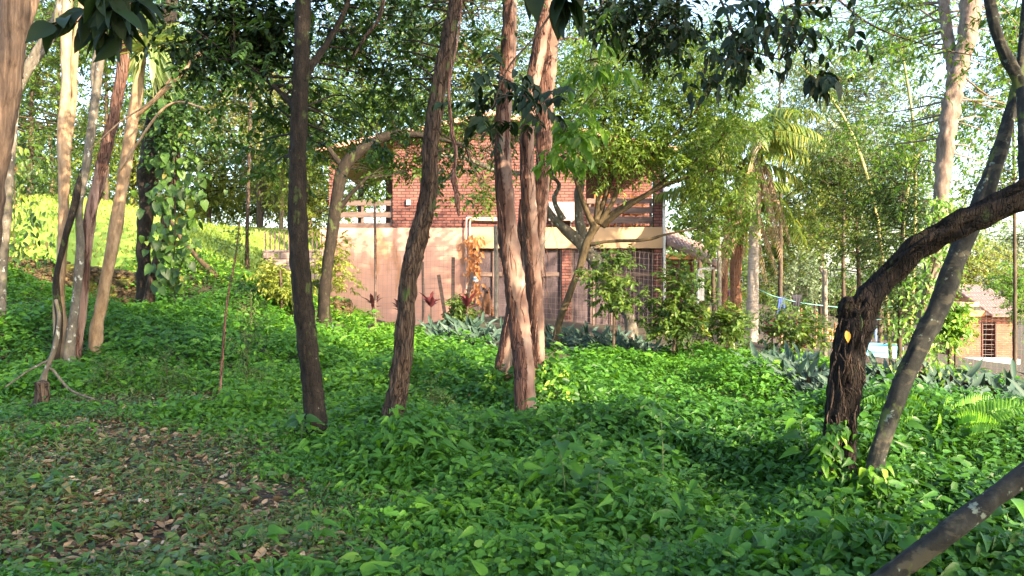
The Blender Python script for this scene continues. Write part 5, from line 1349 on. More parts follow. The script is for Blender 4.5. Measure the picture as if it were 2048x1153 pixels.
# trees that stand behind the viewer and throw the shade over the foreground
for k, (x_, y_, cz, r_, rz) in enumerate(((6.0, 0.3, 6.9, 2.4, 3.0), (3.4, -3.6, 6.2, 2.5, 2.2), (9.3, -3.4, 9.3, 2.6, 3.4), (7.0, -8.5, 9.5, 3.8, 4.2), (-1.0, -6.5, 7.0, 2.8, 2.6), (5.8, -6.0, 5.2, 2.4, 2.0), (13.2, -9.6, 8.2, 2.9, 3.0))):
    z_ = h1(x_, y_)
    t = thing("shade_tree", ["broad tree standing to the right behind the viewer", "small spreading tree close behind the viewer", "tall tree far to the right behind the viewer", "tallest tree well behind the viewer", "tree behind the viewer to the left", "low spreading tree right behind the viewer", "distant tree far behind the viewer to the right"][k], "tree", (x_, y_, z_), "shade trees behind the viewer")
    mb = MB(); C, _ = tube(mb, [(x_, y_, z_ - .3), (x_ + .2, y_, z_ + cz * .4), (x_, y_ + .2, z_ + cz * .9)], [.2, .16, .08], seg=12, n=50, rough=.06, lump=.05)
    part("trunk", mb, M['b_brown'], t)
    cm, bm = MB(), MB()
    crown(cm, bm, [((x_, y_, z_ + cz), (r_, r_, rz)), ((x_ - r_ * .6, y_ + r_ * .3, z_ + cz - rz * .5), (r_ * .6, r_ * .6, rz * .5))], 170, 6, 10, .2, SIMPLE, .6, .2, anchor=C[15:], limb_r=.04, csize=.2)
    part("crown", cm, M['mid'], t); part("branches", bm, M['b_twig'], t)

# ------------------------------------------------------------------ overhanging foliage close to the camera
def overhang(label, pts_, blobs, mat, size, T, clumps, twigs, per, droop=.6, twig=.2, wid=1.0, csize=.3, pinn=False, r=.012):
    P = [W(*p) for p in pts_]
    t = thing("overhanging_branch", label, "branch", P[0])
    bm = MB(); C, _ = tube(bm, P, [r * (1 - .7 * i / len(P)) for i in range(len(P))], seg=7, n=24, rough=.06)
    cm = MB()
    crown(cm, bm, [(W(a, b, c), (rx / F * c, rd, ry / F * c)) for a, b, c, rx, ry, rd in blobs], clumps, twigs, per, size, T, twig, droop, pinn, C, r * .5, csize, wid)
    part("twigs", bm, M['b_twig'], t); part("foliage", cm, M[mat], t)


overhang("cluster of big dark leaves drooping into the top left corner area", [(200, -500, 2.6), (220, -200, 2.6), (240, -40, 2.6), (250, 30, 2.6)], [(215, 0, 2.6, 95, 35, .12)], 'shadowleaf', .085, BIGOVAL, 9, 3, 4, .5, .08, r=.006)
overhang("single big dark leaves hanging over the tops of the peeling trunks", [(1150, -400, 2.4), (1140, -150, 2.4), (1130, -40, 2.4)], [(1128, -35, 2.4, 30, 20, .06)], 'shadowleaf', .09, BIGOVAL, 3, 2, 4, .9, .06, r=.005)
overhang("dark pinnate sprays hanging in front of the upper peeling trunks", [(1240, -300, 7.6), (1150, -60, 7.6), (1080, 60, 7.6), (1020, 130, 7.6), (990, 200, 7.6)], [(1010, 150, 7.6, 60, 45, .3), (985, 220, 7.6, 40, 40, .3), (1060, 190, 7.6, 40, 40, .3)], 'shadowleaf', .10, BIGOVAL, 10, 3, 11, .5, .3, pinn=True)
overhang("large bright green hanging leaves right of the peeling trunks", [(1300, -300, 8.8), (1240, -80, 8.8), (1200, 20, 8.8), (1180, 120, 8.8)], [(1190, 60, 8.8, 50, 50, .3), (1160, 150, 8.8, 45, 60, .3), (1215, 160, 8.8, 35, 60, .3)], 'bright', .15, BIGOVAL, 11, 2, 6, 1.0, .22, wid=.7, r=.014)
overhang("bright leafy spray beside the peeling trunks below the large hanging leaves", [(1260, 100, 9.5), (1200, 170, 9.5), (1150, 230, 9.5), (1130, 260, 9.5)], [(1150, 250, 9.5, 45, 45, .3), (1130, 320, 9.5, 30, 30, .2)], 'bright', .13, LANCE, 12, 4, 7, .6, .22, r=.008)
overhang("dark branch tip with pointed leaves hanging at top centre right", [(1300, -400, 6), (1400, -100, 6), (1450, 20, 6), (1480, 90, 6), (1560, 120, 6)], [(1440, 90, 6, 90, 50, .4), (1540, 60, 6, 60, 50, .4), (1400, 140, 6, 50, 28, .3), (1500, 20, 6, 90, 40, .4), (1620, 60, 6, 45, 60, .3)], 'shadowleaf', .078, BIGOVAL, 24, 4, 6, .7, .2, csize=.45)
overhang("few dark leaves on a bare twig against the sunlit right-hand trees", [(1500, -300, 6.2), (1570, 20, 6.2), (1600, 100, 6.2), (1640, 130, 6.2), (1665, 135, 6.2)], [(1630, 150, 6.2, 35, 20, .1)], 'shadowleaf', .13, BIGOVAL, 3, 2, 5, .7, .14, r=.006)
overhang("dense small leaved dark branch at the top between the hanging leaves and the branch tip", [(1250, -300, 9), (1260, -60, 9), (1280, 20, 9)], [(1270, 20, 9, 90, 45, .5), (1330, 60, 9, 50, 40, .4)], 'shadowleaf', .08, OVAL, 50, 5, 8, .4, .25)
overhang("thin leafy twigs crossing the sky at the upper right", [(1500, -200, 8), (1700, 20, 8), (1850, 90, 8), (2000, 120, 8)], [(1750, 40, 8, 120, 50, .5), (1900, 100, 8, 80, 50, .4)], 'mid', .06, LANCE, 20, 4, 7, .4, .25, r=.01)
overhang("leafy dark bough across the top left behind the bromeliad", [(600, -200, 9.5), (500, 20, 9.5), (420, 70, 9.5), (370, 90, 9.5)], [(420, 60, 9.5, 90, 60, .5), (520, 40, 9.5, 80, 50, .5)], 'shadowleaf', .095, OVAL, 45, 5, 9, .3, .3, pinn=True)
# broken hanging twigs
for k, pts_ in enumerate(([(775, -60, 8), (760, 30, 8), (730, 75, 8), (705, 118, 8)], [(425, 85, 12.8), (350, 150, 12.8), (300, 205, 12.8), (240, 245, 12.8), (180, 300, 12.8)], [(240, 340, 12.6), (330, 215, 12.6), (400, 215, 12.6), (440, 250, 12.6)])):
    mb = MB(); tube(mb, [W(*p) for p in pts_], [.022, .02, .015, .01][:len(pts_)] if k == 0 else [.018, .018, .014, .012, .008][:len(pts_)], seg=7, n=24, rough=.06, lump=.08)
    solo("bare_branch", mb, M['b_tan'] if k else M['b_brown'], ["bare broken branch hanging at the top between the dark and the furrowed trunk", "long bare sunlit branch crossing the left-hand clump diagonally", "thin forked bare branch across the orange brown trunk"][k], "branch", W(*pts_[0]))

# ------------------------------------------------------------------ silvery plants and cordylines
protos = []
rngs = np.random.default_rng(5)
for v_ in range(4):
    t = thing("silver_leaf_plant", "clump of long silvery green leaves with dark purple backs along the fence bed", "plant", (0, 0, 0), "silvery leaved plants bordering the ground cover")
    n = 26
    az = rng.random(n) * 6.283; el_ = rng.uniform(.35, 1.35, n)
    dv = np.stack([np.cos(az) * np.cos(el_), np.sin(az) * np.cos(el_), np.sin(el_)], 1)
    sl = rng.uniform(.12, .34, n)[:, None]
    b0 = np.stack([np.cos(az) * .05, np.sin(az) * .05, np.zeros(n)], 1)
    p = b0 + dv * sl
    ld = norm(dv + np.stack([np.cos(az), np.sin(az), -.5 * np.ones(n)], 1) * rng.uniform(0, .8, n)[:, None])
    up = norm(rdir(n) * .5 + np.array([0.15, -.8, .7]))
    up = up - ld * np.sum(up * ld, 1, keepdims=True)
    up = up * np.where((up @ np.array([0.1, -.9, .4]) < 0) & (rng.random(n) < .85), -1.0, 1.0)[:, None]
    lm, sm = MB(), MB()
    leaves(lm, p, ld, up, .30 * (.7 + .6 * rng.random(n)), BLADE, 0.95)
    prisms(sm, b0 - [0, 0, .1], p, .005, .004)
    part("stems", sm, M['b_twig'], t); part("leaves", lm, M['silver'], t)
    protos.append(t)
spots = SILV_PX
used = set()
for k, (px, py) in enumerate(spots):
    c = G(px, py + 14, 8, 24); s_ = random.uniform(.75, 1.3) * (.85 if px < 1320 else 1.0)
    j = k % 4; z = c[2] - .02
    if j not in used and len(used) < 4:
        used.add(j); protos[j].location = (c[0], c[1], z); protos[j].scale = (s_,) * 3
    else: copy_thing(protos[j], (c[0], c[1], z), random.uniform(-.5, .5), s_)
labs = ["dark purple cordyline at the foot of the left fence post", "dark purple cordyline left of the furrowed trunk", "reddish cordyline by the split stake", "purple leaved cordyline left of the pale palm foot", "wine red cordyline standing above the silvery leaves near the clothesline", "small purple cordyline right of the hanging bottle", "purple cordyline sprouting beside the black broken trunk"]
for k, (px, py, s_) in enumerate(((745, 632, 1), (800, 636, .8), (862, 645, .9), (1395, 660, .9), (1545, 722, 1.1), (935, 648, .8), (1600, 740, .8))):
    c = G(px, py + 10, 8, 24); n = 16
    az = rng.random(n) * 6.283; dv = np.stack([np.cos(az), np.sin(az), rng.uniform(.5, 2.2, n)], 1)
    t = thing("cordyline", labs[k], "cordyline", c)
    lm = MB(); hh = .5 * s_
    leaves(lm, c + np.stack([np.zeros(n), np.zeros(n), hh + rng.random(n) * .15 * s_], 1), dv, norm(np.array([0, 0, 1.]) - norm(dv) * .5 + rdir(n) * .2), .42 * s_ * (.6 + .6 * rng.random(n)), BLADE, 1.1)
    sm = MB(); tube(sm, [c - [0, 0, .1], c + [0, 0, hh + .1]], .015, seg=6, n=6)
    part("stem", sm, M['b_twig'], t); part("leaves", lm, M['purple'], t)

# ------------------------------------------------------------------ ferns
def fern(label, px, py, nf, L, d0=5, d1=14):
    c = G(px, py, d0, d1); t = thing("fern", label, "fern", c)
    for k in range(nf):
        az = k * 2.4; e_ = random.uniform(1.1, 2.4)
        fm = MB(); dv = norm(np.array([math.cos(az), math.sin(az), e_])); LL = L * random.uniform(.75, 1.1)
        t_ = np.linspace(0, 1, 14)[:, None]; P = c + dv * LL * t_ + np.array([math.cos(az) * .4, math.sin(az) * .4, -.35]) * LL * t_ ** 2.2
        tube(fm, P[::3], [.005, .004, .003, .002, .001], seg=4, n=10)
        n = 30; u = np.linspace(.12, .99, n); i = np.minimum((u * 13).astype(int), 12); f = (u * 13 - i)[:, None]
        p = P[i] * (1 - f) + P[i + 1] * f; tg = norm(P[i + 1] - P[i]); sd = norm(np.cross(tg, [math.sin(az), -math.cos(az), 0.3]))
        for sg in (-1, 1):
            leaves(fm, p, sd * sg + tg * .35, np.cross(tg, sd) * np.ones((n, 1)), LL * .17 * np.sin(u * 2.9 + .15) ** .8, LANCE, .7)
        part("frond", fm, M['fern'], t)


fern("bright upright fern growing in the ground cover right of the leaning trunk", 1880, 900, 11, .75)
fern("small low fern beside the foot of the leaning trunk", 1800, 1030, 8, .4)
fern("small yellowish fern in the middle of the bright ground cover", 1385, 790, 7, .45, 8, 16)

# ------------------------------------------------------------------ individual foreground plants
def weed(label, px, py, hgt, pairs, size, T=BIGARROW, mat='cover', lean=(0, 0), d0=3.2, d1=14, name="weed", tint=None):
    c = G(px, py, d0, d1); t = thing(name, label, "plant", c)
    top = c + np.array([lean[0], lean[1], hgt]); sm = MB()
    P = smooth_path([c - [0, 0, .05], (c + top) / 2 + [.02, 0, .02], top], 20)
    tube(sm, P[::4], [.006, .005, .005, .004, .003], seg=6, n=16)
    L = []
    for k in range(pairs):
        f = .45 + .55 * (k + 1) / pairs; b = P[min(19, int(f * 19))]
        az = k * 2.4 + random.random()
        e = b + np.array([math.cos(az), math.sin(az), .5]) * size * .45
        tube(sm, [b, (b + e) / 2 + [0, 0, .01], e], .002, seg=4, n=6)
        L.append((e, (math.cos(az), math.sin(az), -.15 + .3 * random.random())))
    lm = MB(); n = len(L)
    leaves(lm, np.array([a for a, _ in L]), np.array([b for _, b in L]), norm(rng.normal(size=(n, 3)) * .2 + [0.05, -.45, 1]), size * (.75 + .5 * rng.random(n)), T, 1.15, np.full(n, tint) if tint is not None else rng.random(n) * .7)
    part("stem", sm, M['stalk'], t); part("leaves", lm, M[mat], t)


weed("broad leaved seedling with one large round leaf at the bottom edge", 745, 1165, .10, 3, .15, BIGOVAL, 'cover', d0=3, tint=.95)
weed("arrow leaved plant with long leaves at lower left of centre", 520, 1120, .16, 8, .11, tint=.3)
weed("arrow leaved plant with a drooping long leaf near the bottom edge", 610, 1110, .2, 8, .11, tint=.4, lean=(.1, -.1))
weed("tall weed with large pointed leaves standing above the ground cover at lower centre", 1130, 1060, .62, 9, .15, lean=(-.05, 0))
weed("second tall weed with large pointed leaves right of the first", 1165, 1080, .5, 7, .14, lean=(.12, 0))
weed("thin tall weed stalk with few leaves right of lower centre", 1320, 1040, .85, 6, .12, tint=.2)
weed("leafy seedling beside the foot of the black broken trunk", 1610, 1010, .6, 8, .16)
weed("leafy vine shoot clinging in front of the black broken trunk", 1680, 1030, .75, 10, .13, lean=(-.02, -.1))
weed("tall shoot left of the black broken trunk", 1600, 960, .55, 8, .13)
weed("broad leaved plant at the foot of the leaning trunk", 1740, 1080, .4, 9, .14)
weed("palmate leaved plant in the shade at far lower left", 90, 1100, .14, 8, .08, tint=.2)
weed("small leafy plant in the lower left leaf litter", 90, 990, .12, 6, .1)
weed("leafy plant at the foot of the furrowed trunk", 740, 905, .3, 8, .12)
weed("leafy plant at the foot of the dark mossy trunk", 600, 900, .3, 8, .13)
weed("light green plant beside the peeling trunks", 1100, 760, .7, 9, .16, LANCE, 'bright', d0=8)
weed("leafy plant at the lower right corner", 2010, 1130, .35, 8, .14, d0=3.3)
weed("leafy plant under the slanting limb at right", 1960, 1060, .3, 8, .14)
# feathery thin saplings in the clearing
for k, (px, py, hh) in enumerate(((490, 800, .9), (330, 790, .5), (860, 860, .5), (500, 690, 1.0), (210, 790, .4))):
    c = G(px, py, 6, 18); d = c[1]; pyb = 576.5 - (c[2] - EYE) * F / d; tp = pyb - hh * F / d
    treething("sapling", ["feathery little sapling at the back of the clearing", "small twiggy sapling in the left of the clearing", "wispy sapling between the furrowed and the peeling trunks", "taller wispy sapling in front of the stone wall", "low wispy sapling near the small stump"][k], "sapling", M['b_twig'], [[(px, pyb, d, 1.2), (px + 3, (pyb + tp) / 2, d, 1), (px + 1, tp, d, .6)]],
              DK([(px, tp + 20, d, 45, 30, .2), (px, (tp + pyb) / 2, d, 40, 25, .2)], 16, 4, 9, .05, twig=.18, limb_r=.003, T=LANCE, wid=.7), M['low'], seg=5, flare=0)
# sticks, cut stub
for k, (a, b, c, r_, lab) in enumerate((((190, 1000), (215, 975), (232, 968), .008, "short pale stick in the leaf litter at lower left"), ((105, 1140), (140, 1128), (172, 1128), .010, "pale curved stick near the bottom left edge"), ((0, 925), (40, 915), (72, 900), .009, "thin stick at the left edge on bare soil"), ((880, 745), (800, 812), (700, 812), .006, "thin pale stick lying behind the furrowed trunk"))):
    pts_ = [G(*q_) + [0, 0, .02 + r_] for q_ in (a, b, c)]
    mb = MB(); tube(mb, pts_, [r_, r_ * 1.1, r_ * .6], seg=7, n=14, rough=.1, lump=.1); solo("stick", mb, M['b_tan'], lab, "stick", pts_[0])
c = G(612, 1165, 3, 8); mb = MB(); tube(mb, [c - [0, 0, .1], c + [.01, 0, .04], c + [.03, 0, .10]], [.026, .024, .02], seg=12, n=12, rough=.08, lump=.1)
solo("cut_stub", mb, M['b_shag'], "short reddish cut stub poking up at the bottom edge", "stub", c)
mb = MB(); c = G(520, 830, 6, 14)
for k in range(9):
    a_ = c + np.array([random.uniform(-.08, .08), random.uniform(-.05, .05), 0]); tube(mb, [a_, a_ + [random.uniform(-.06, .06), 0, .06], a_ + [random.uniform(-.12, .12), 0, random.uniform(.05, .16)]], [.018, .016, .004], seg=6, n=8, lump=.3)
solo("charred_root", mb, M['b_black'], "small black twisted root on the leaf litter left of the dark trunk", "root", c)

# ------------------------------------------------------------------ dog behind the fence
M['fur'] = plain("short tan fur", (0.33, 0.15, 0.075), 0.8, 0.2, 12)
M['muzzle'] = plain("black muzzle fur", (0.03, 0.02, 0.018), 0.6, 0.1)
dx = W(974, 600, 23.4); dz = h1(dx[0], 23.4)
dog = thing("dog", "tan dog with a black muzzle sitting behind the fence by the pipe", "dog", (dx[0], 23.4, dz))


def ball(mb, c, r, seg=14):
    c = np.array(c); r = np.array(r) * np.ones(3)
    th = np.linspace(0, math.pi, seg); ph = np.linspace(0, 2 * math.pi, seg, endpoint=False)
    T_, P_ = np.meshgrid(th, ph, indexing='ij')
    v = c + np.stack([np.sin(T_) * np.cos(P_), np.sin(T_) * np.sin(P_), np.cos(T_)], -1) * r
    ix = np.arange(T_.size).reshape(T_.shape)
    mb.add(v.reshape(-1, 3), quads=np.stack([ix[:-1], ix[1:], np.roll(ix[1:], -1, 1), np.roll(ix[:-1], -1, 1)], -1).reshape(-1, 4))


mb = MB()
tube(mb, [(0, .30, .12), (0, .22, .22), (0, .10, .36), (0, .02, .47), (0, -.02, .56), (0, -.04, .64)], [.12, .14, .13, .115, .085, .075], seg=18, n=30)
ball(mb, (0, -.05, .69), (.082, .095, .08)); tube(mb, [(0, -.09, .675), (0, -.15, .665), (0, -.20, .66)], [.055, .048, .040], seg=14, n=10)
for s in (-1, 1):
    tube(mb, [(s * .07, 0, .44), (s * .075, -.03, .28), (s * .075, -.03, .15), (s * .075, -.04, .05)], [.06, .045, .034, .032], seg=12, n=20); ball(mb, (s * .075, -.07, .028), (.036, .055, .03))
    ball(mb, (s * .13, .22, .14), (.075, .14, .13)); tube(mb, [(s * .16, .14, .06), (s * .165, .05, .04), (s * .165, -.02, .03)], [.04, .032, .03], seg=10, n=10)
tube(mb, [(0, .38, .08), (.08, .5, .04), (.2, .58, .03)], [.03, .02, .01], seg=8, n=12)
me = mb.mesh("dog_body", M['fur'])
tmp = bpy.data.objects.new("tmp", me); scene.collection.objects.link(tmp)
md = tmp.modifiers.new("r", 'REMESH'); md.mode = 'VOXEL'; md.voxel_size = .012; md.use_smooth_shade = True
md2 = tmp.modifiers.new("s", 'SMOOTH'); md2.iterations = 6; md2.factor = .5
me2 = bpy.data.meshes.new_from_object(tmp.evaluated_get(bpy.context.evaluated_depsgraph_get()))
bpy.data.objects.remove(tmp)
me2.materials.clear(); me2.materials.append(M['fur'])
o = bpy.data.objects.new("body", me2); scene.collection.objects.link(o); o.parent = dog
ORG[o.name] = ORG[dog.name]; ORG[dog.name] = np.zeros(3)
mb = MB(); ball(mb, (0, -.185, .655), (.046, .045, .040)); part("muzzle", mb, M['muzzle'], dog)
for s in (-1, 1):
    mb = MB(); ball(mb, (s * .036, -.128, .715), .013, 8); part("eye", mb, M['muzzle'], dog)
    mb = MB(); tube(mb, [(s * .06, -.04, .75), (s * .10, -.05, .735), (s * .105, -.06, .68)], [.03, .03, .01], seg=8, n=10); part("ear", mb, M['muzzle'], dog)

# hanging bottle on the pipe
c = W(951, 556, D - .2); M['bottle'] = plain("translucent white plastic", (0.75, 0.8, 0.85), .3, .05); M['bluelab'] = plain("blue label", (0.10, 0.35, 0.62), .4, .05)
t = thing("plastic_bottle", "white plastic jug with a blue patch tied to the pipe by the veranda", "bottle", c - [0, 0, .11])
mb = MB(); tube(mb, [c - [0, 0, .11], c - [0, 0, .10], c, c + [.0, 0, .06], c + [.03, 0, .09], c + [.04, 0, .13]], [.07, .082, .085, .075, .03, .025], seg=16, n=24); part("body", mb, M['bottle'], t)
mb = MB(); tube(mb, [c + [.07, 0, -.03], c + [.12, 0, .0], c + [.12, 0, .06], c + [.06, 0, .09]], .012, seg=8, n=16); part("handle", mb, M['bottle'], t)
mb = MB(); tube(mb, [c - [.01, .006, .06], c - [.01, .006, .01]], .084, seg=16, n=4); part("label", mb, M['bluelab'], t)
# dry vine on the pipes
mb = MB(); n = 170; f = rng.random(n)
p = np.stack([hx(936 + 26 * f + rng.normal(size=n) * 4), np.full(n, D - .2) + rng.normal(size=n) * .05, hz(600 - 130 * rng.random(n) ** .8 * 1.0)], 1)
leaves(mb, p, norm(rdir(n) * .6 + [0, -.2, -.8]), norm(rdir(n) * .4 + [0, -1, .2]), .16 * (.5 + rng.random(n)), DRY, .9)
t = thing("dry_vine", "dead orange leaved vine hanging on the water pipes", "vine", (hx(950), D - .2, hz(600)))
part("foliage", mb, M['dryvine'], t)
mb = MB(); tube(mb, [(hx(940), D - .18, hz(640)), (hx(950), D - .2, hz(560)), (hx(945), D - .18, hz(500)), (hx(960), D - .18, hz(470))], .014, seg=6, n=30, rough=.1); part("stem", mb, M['dryvine'], t)

# ------------------------------------------------------------------ yard on the right: clothesline, clothes, stakes, pool, chair, outbuilding
lp = W(1649, 640, 29.0); gz = h1(lp[0], lp[1])
t = thing("clothesline_pole", "grey concrete pole with a bent top holding the clothesline", "pole", (lp[0], lp[1], gz))
mb = MB(); tube(mb, [(lp[0], 29, gz - .3), (lp[0], 29, W(0, 600, 29)[2]), (lp[0] + .01, 29, W(0, 556, 29)[2]), (W(1640, 0, 29)[0], 29, W(0, 535, 29)[2])], [.09, .085, .08, .07], seg=10, n=30, rough=.05); part("shaft", mb, M['concrete'], t)
M['line'] = plain("turquoise line", (0.16, 0.38, 0.36), .5, .05)
LN = [W(1514, 578, 23.6), W(1545, 592, 25.5), W(1565, 597, 26.5), W(1595, 605, 27.6), W(1649, 612, 28.9), W(1720, 618, 29.5), W(1800, 612, 30.2)]
mb = MB(); tube(mb, LN, .012, seg=6, n=60); solo("clothesline", mb, M['line'], "turquoise clothesline running from the pale palm to the grey pole", "clothesline", LN[0])
mb = MB(); tube(mb, [W(1432, 575, 25.6), W(1470, 588, 24.6), W(1512, 570, 23.5)], .008, seg=5, n=20); solo("clothesline", mb, M['metalwire'], "short pale line between the lean-to and the pale palm", "clothesline", W(1432, 575, 25.6))


def garment(name, label, mat, px, py, d, wpx, hpx, kind):
    c = W(px, py, d); w_ = wpx / F * d; h_ = hpx / F * d
    nu, nv = 14, 16
    mb = MB()
    for sgn, lf in ((-1, 1.0), (1, .85)):
        V = []
        for j in range(nv + 1):
            for i in range(nu + 1):
                u = i / nu - .5; v = j / nv
                ww = w_ * (1 - (.12 * v if kind == 'shirt' else .05))
                if kind == 'shirt' and v < .3: ww *= 1.35 - v
                xx = u * ww
                if kind == 'trousers' and v > .35: xx += math.copysign(.03, u) * (v - .35) * 2
                V.append((c[0] + xx, c[1] + sgn * (.015 + .02 * min(1, v * 4)) + .02 * math.sin(u * 17 + v * 3 + sgn) * v, c[2] - v * h_ * lf - .02 * abs(math.sin(u * 5)) * v))
        ix = np.arange((nu + 1) * (nv + 1)).reshape(nv + 1, nu + 1)
        q_ = np.stack([ix[:-1, :-1], ix[:-1, 1:], ix[1:, 1:], ix[1:, :-1]], -1)
        if kind == 'trousers': q_ = np.concatenate([q_[:6].reshape(-1, 4), q_[6:, :nu // 2 - 1].reshape(-1, 4), q_[6:, nu // 2 + 1:].reshape(-1, 4)])
        mb.add(V, quads=q_.reshape(-1, 4))
    solo(name, mb, mat, label, "clothing", c, "washing on the line")


M['navy'] = plain("navy cloth", (0.03, 0.06, 0.20), .9, .2, 8); M['blackcloth'] = plain("black cloth", (0.018, 0.018, 0.028), .9, .2, 8); M['denim'] = plain("faded denim", (0.10, 0.15, 0.25), .9, .25, 8); M['mauve'] = plain("dusky purple cloth", (0.12, 0.06, 0.10), .9, .2)
garment("trousers", "blue trousers hanging on the turquoise clothesline", M['navy'], 1563, 595, 26.4, 14, 32, 'trousers')
garment("shirt", "black shirt hanging right of the blue trousers", M['blackcloth'], 1593, 590, 27.5, 16, 22, 'shirt')
garment("trousers", "dark trousers hanging lower behind the blue trousers", M['blackcloth'], 1575, 622, 28.6, 12, 36, 'trousers')
garment("trousers", "faded denim trousers hanging right of the black broken trunk", M['denim'], 1746, 640, 29.6, 16, 42, 'trousers')
garment("shirt", "dusky purple garment hanging between the palm trunks and the lean-to", M['mauve'], 1458, 580, 25, 14, 20, 'shirt')
garment("shirt", "small dark garment on the short line beside the pale palm", M['blackcloth'], 1478, 588, 24.5, 10, 18, 'shirt')
mb = MB(); tube(mb, [W(1700, 640, 29.6), W(1746, 640, 29.6), W(1800, 636, 29.6)], .008, seg=5, n=10); solo("clothesline", mb, M['line'], "lower line that carries the denim trousers", "clothesline", W(1700, 640, 29.6))
for k, (px, py0, py1, ln_) in enumerate(((1562, 690, 627, .02), (1594, 695, 632, 0), (1618, 672, 612, -.12), (1629, 690, 626, .03), (1664, 690, 646, .05), (1690, 695, 650, 0))):
    d = 27; p = W(px, py0, d); p[2] = h1(p[0], d) - .1; q_ = W(px, py1, d); q_[0] += ln_ * 2
    mb = MB(); tube(mb, [p, (p + q_) / 2 + [ln_ * .6, 0, 0], q_], [.035, .032, .028], seg=8, n=14, rough=.08, lump=.12)
    solo("garden_stake", mb, M['b_boot'], ["rough orange stake under the blue trousers", "straight orange stake left of the grey pole", "crooked orange stake leaning left by the grey pole", "thin orange stake just right of the crooked one", "short orange stake between the grey pole and the black trunk", "orange stake right of the red plastic chair"][k], "stake", p, "orange garden stakes under the clothesline")
# plastic chair
M['redpl'] = plain("orange red plastic", (0.75, 0.20, 0.10), .35, .05)
c = W(1660, 700, 26); c[2] = h1(c[0], 26)
t = thing("plastic_chair", "small orange red plastic chair under the clothesline", "chair", c)
mb = MB(); box(mb, c[0] - .16, c[0] + .16, c[1] - .16, c[1] + .16, c[2] + .28, c[2] + .31); part("seat", mb, M['redpl'], t, smooth=False)
mb = MB()
for k in range(5): obox(mb, c + [-.14 + k * .07, .15, .32], c + [-.14 + k * .07, .2, .60], .03, .02)
obox(mb, c + [-.17, .205, .62], c + [.17, .205, .62], .02, .05); part("backrest", mb, M['redpl'], t, smooth=False)
for sx in (-1, 1):
    for sy in (-1, 1):
        mb = MB(); obox(mb, c + [sx * .18, sy * .18, -.02], c + [sx * .14, sy * .14, .285], .035, .035); part("leg", mb, M['redpl'], t, smooth=False)
# paddling pool
M['poolblue'] = plain("light blue vinyl", (0.20, 0.55, 0.75), .35, .06)
m, nt, out = newmat("pool water"); pg = N(nt, "ShaderNodeBsdfPrincipled", i_Roughness=.05); pg.inputs["Base Color"].default_value = (.12, .35, .42, 1); nt.links.new(pg.outputs[0], out.inputs[0])
c = W(1735, 716, 30); c[2] = h1(c[0], 30)
t = thing("paddling_pool", "light blue paddling pool behind the silvery plants", "pool", c)
for k in range(2):
    mb = MB(); ring = [(c[0] + 1.0 * math.cos(a_), c[1] + 1.0 * math.sin(a_), c[2] + .12 + k * .2) for a_ in np.linspace(0, 2 * math.pi, 33)]; tube(mb, ring, .12, seg=10, n=80); part("ring", mb, M['poolblue'], t)
mb = MB(); a_ = np.linspace(0, 2 * math.pi, 32, endpoint=False); v = np.vstack([[c + [0, 0, .25]], np.stack([c[0] + .92 * np.cos(a_), c[1] + .92 * np.sin(a_), np.full(32, c[2] + .25)], 1)])
mb.add(v, tris=[(0, 1 + j, 1 + (j + 1) % 32) for j in range(32)]); part("water", mb, m, t)

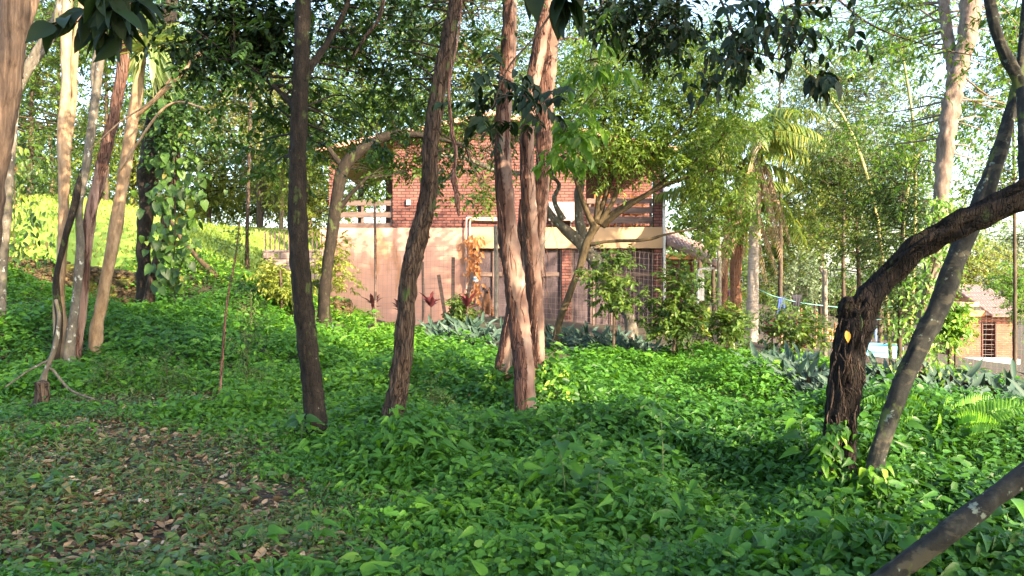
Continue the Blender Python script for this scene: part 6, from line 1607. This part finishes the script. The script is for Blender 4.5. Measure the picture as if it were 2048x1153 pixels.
# outbuilding
D2 = 49.0
def X2(px): return (px - 1024) / F * D2
def Z2(py): return EYE + (576.5 - py) / F * D2
ob = thing("outbuilding", "small brick outbuilding with a pale tiled roof at the right edge", "outbuilding", (X2(1975), D2, Z2(720)))
mb = MB()
zf = Z2(722) - .8
box(mb, X2(1900), X2(1964.5), D2, D2 + .15, zf, Z2(634)); box(mb, X2(1991), X2(2034), D2, D2 + .15, zf, Z2(634)); box(mb, X2(1964.5), X2(1991), D2, D2 + .15, Z2(645), Z2(634))
box(mb, X2(2034) - .15, X2(2034), D2 + .15, D2 + 4, zf, Z2(634)); box(mb, X2(1900), X2(1900) + .15, D2 + .15, D2 + 4, zf, Z2(634)); box(mb, X2(1900) + .15, X2(2034) - .15, D2 + 3.85, D2 + 4, zf, Z2(634))
part("wall", mb, M['brick2'], ob, smooth=False)
mb = MB()
for a_, b_ in ((1963, 1965.5), (1990, 1992.5)): box(mb, X2(a_) , X2(b_), D2 - .05, D2 + .05, zf, Z2(645))
do = part("door_frame", mb, M['inside'], ob, smooth=False)
mb = MB(); box(mb, X2(1966), X2(1989.5), D2 + .9, D2 + .95, zf, Z2(645)); part("dark_doorway", mb, M['muzzle'], ob, smooth=False)
mb = MB()
for k in range(7): box(mb, X2(1966), X2(1989.5), D2 + .02, D2 + .04, Z2(710 - k * 10), Z2(709.4 - k * 10))
part("door_bars", mb, M['metalwire'], ob, smooth=False)
mb = MB(); box(mb, X2(1915), X2(1968), D2 - .12, D2 - .01, Z2(633), Z2(622)); part("fascia", mb, M['orange'], ob, smooth=False)
mb = MB()
tiled(mb, (X2(1972), D2 - .7, Z2(632)), (X2(2045) - X2(1972), 0, 0), (X2(1950) - X2(1972), 3.4, Z2(572) - Z2(632)), 13, 9, .05, .05)
tiled(mb, (X2(2022), D2 + 6, Z2(640)), (X2(1900) - X2(2045), 0, 0), (0, -3.3, Z2(572) - Z2(640)), 13, 9, .05, .05)
part("roof", mb, M['tilepale'], ob, smooth=False)
mb = MB(); box(mb, X2(1915), X2(1948), D2 - .55, D2 + 3.5, Z2(613), Z2(605)); part("porch_roof", mb, M['tile'], ob, smooth=False)
p = W(1990, 728, 46); mb = MB(); box(mb, p[0] - 1.0, p[0] + 1.3, 46, 47.2, h1(p[0], 46) - .1, h1(p[0], 46) + .16); solo("concrete_slab", mb, M['white'], "white concrete slab in front of the outbuilding", "slab", (p[0], 46, h1(p[0], 46)), smooth=False)
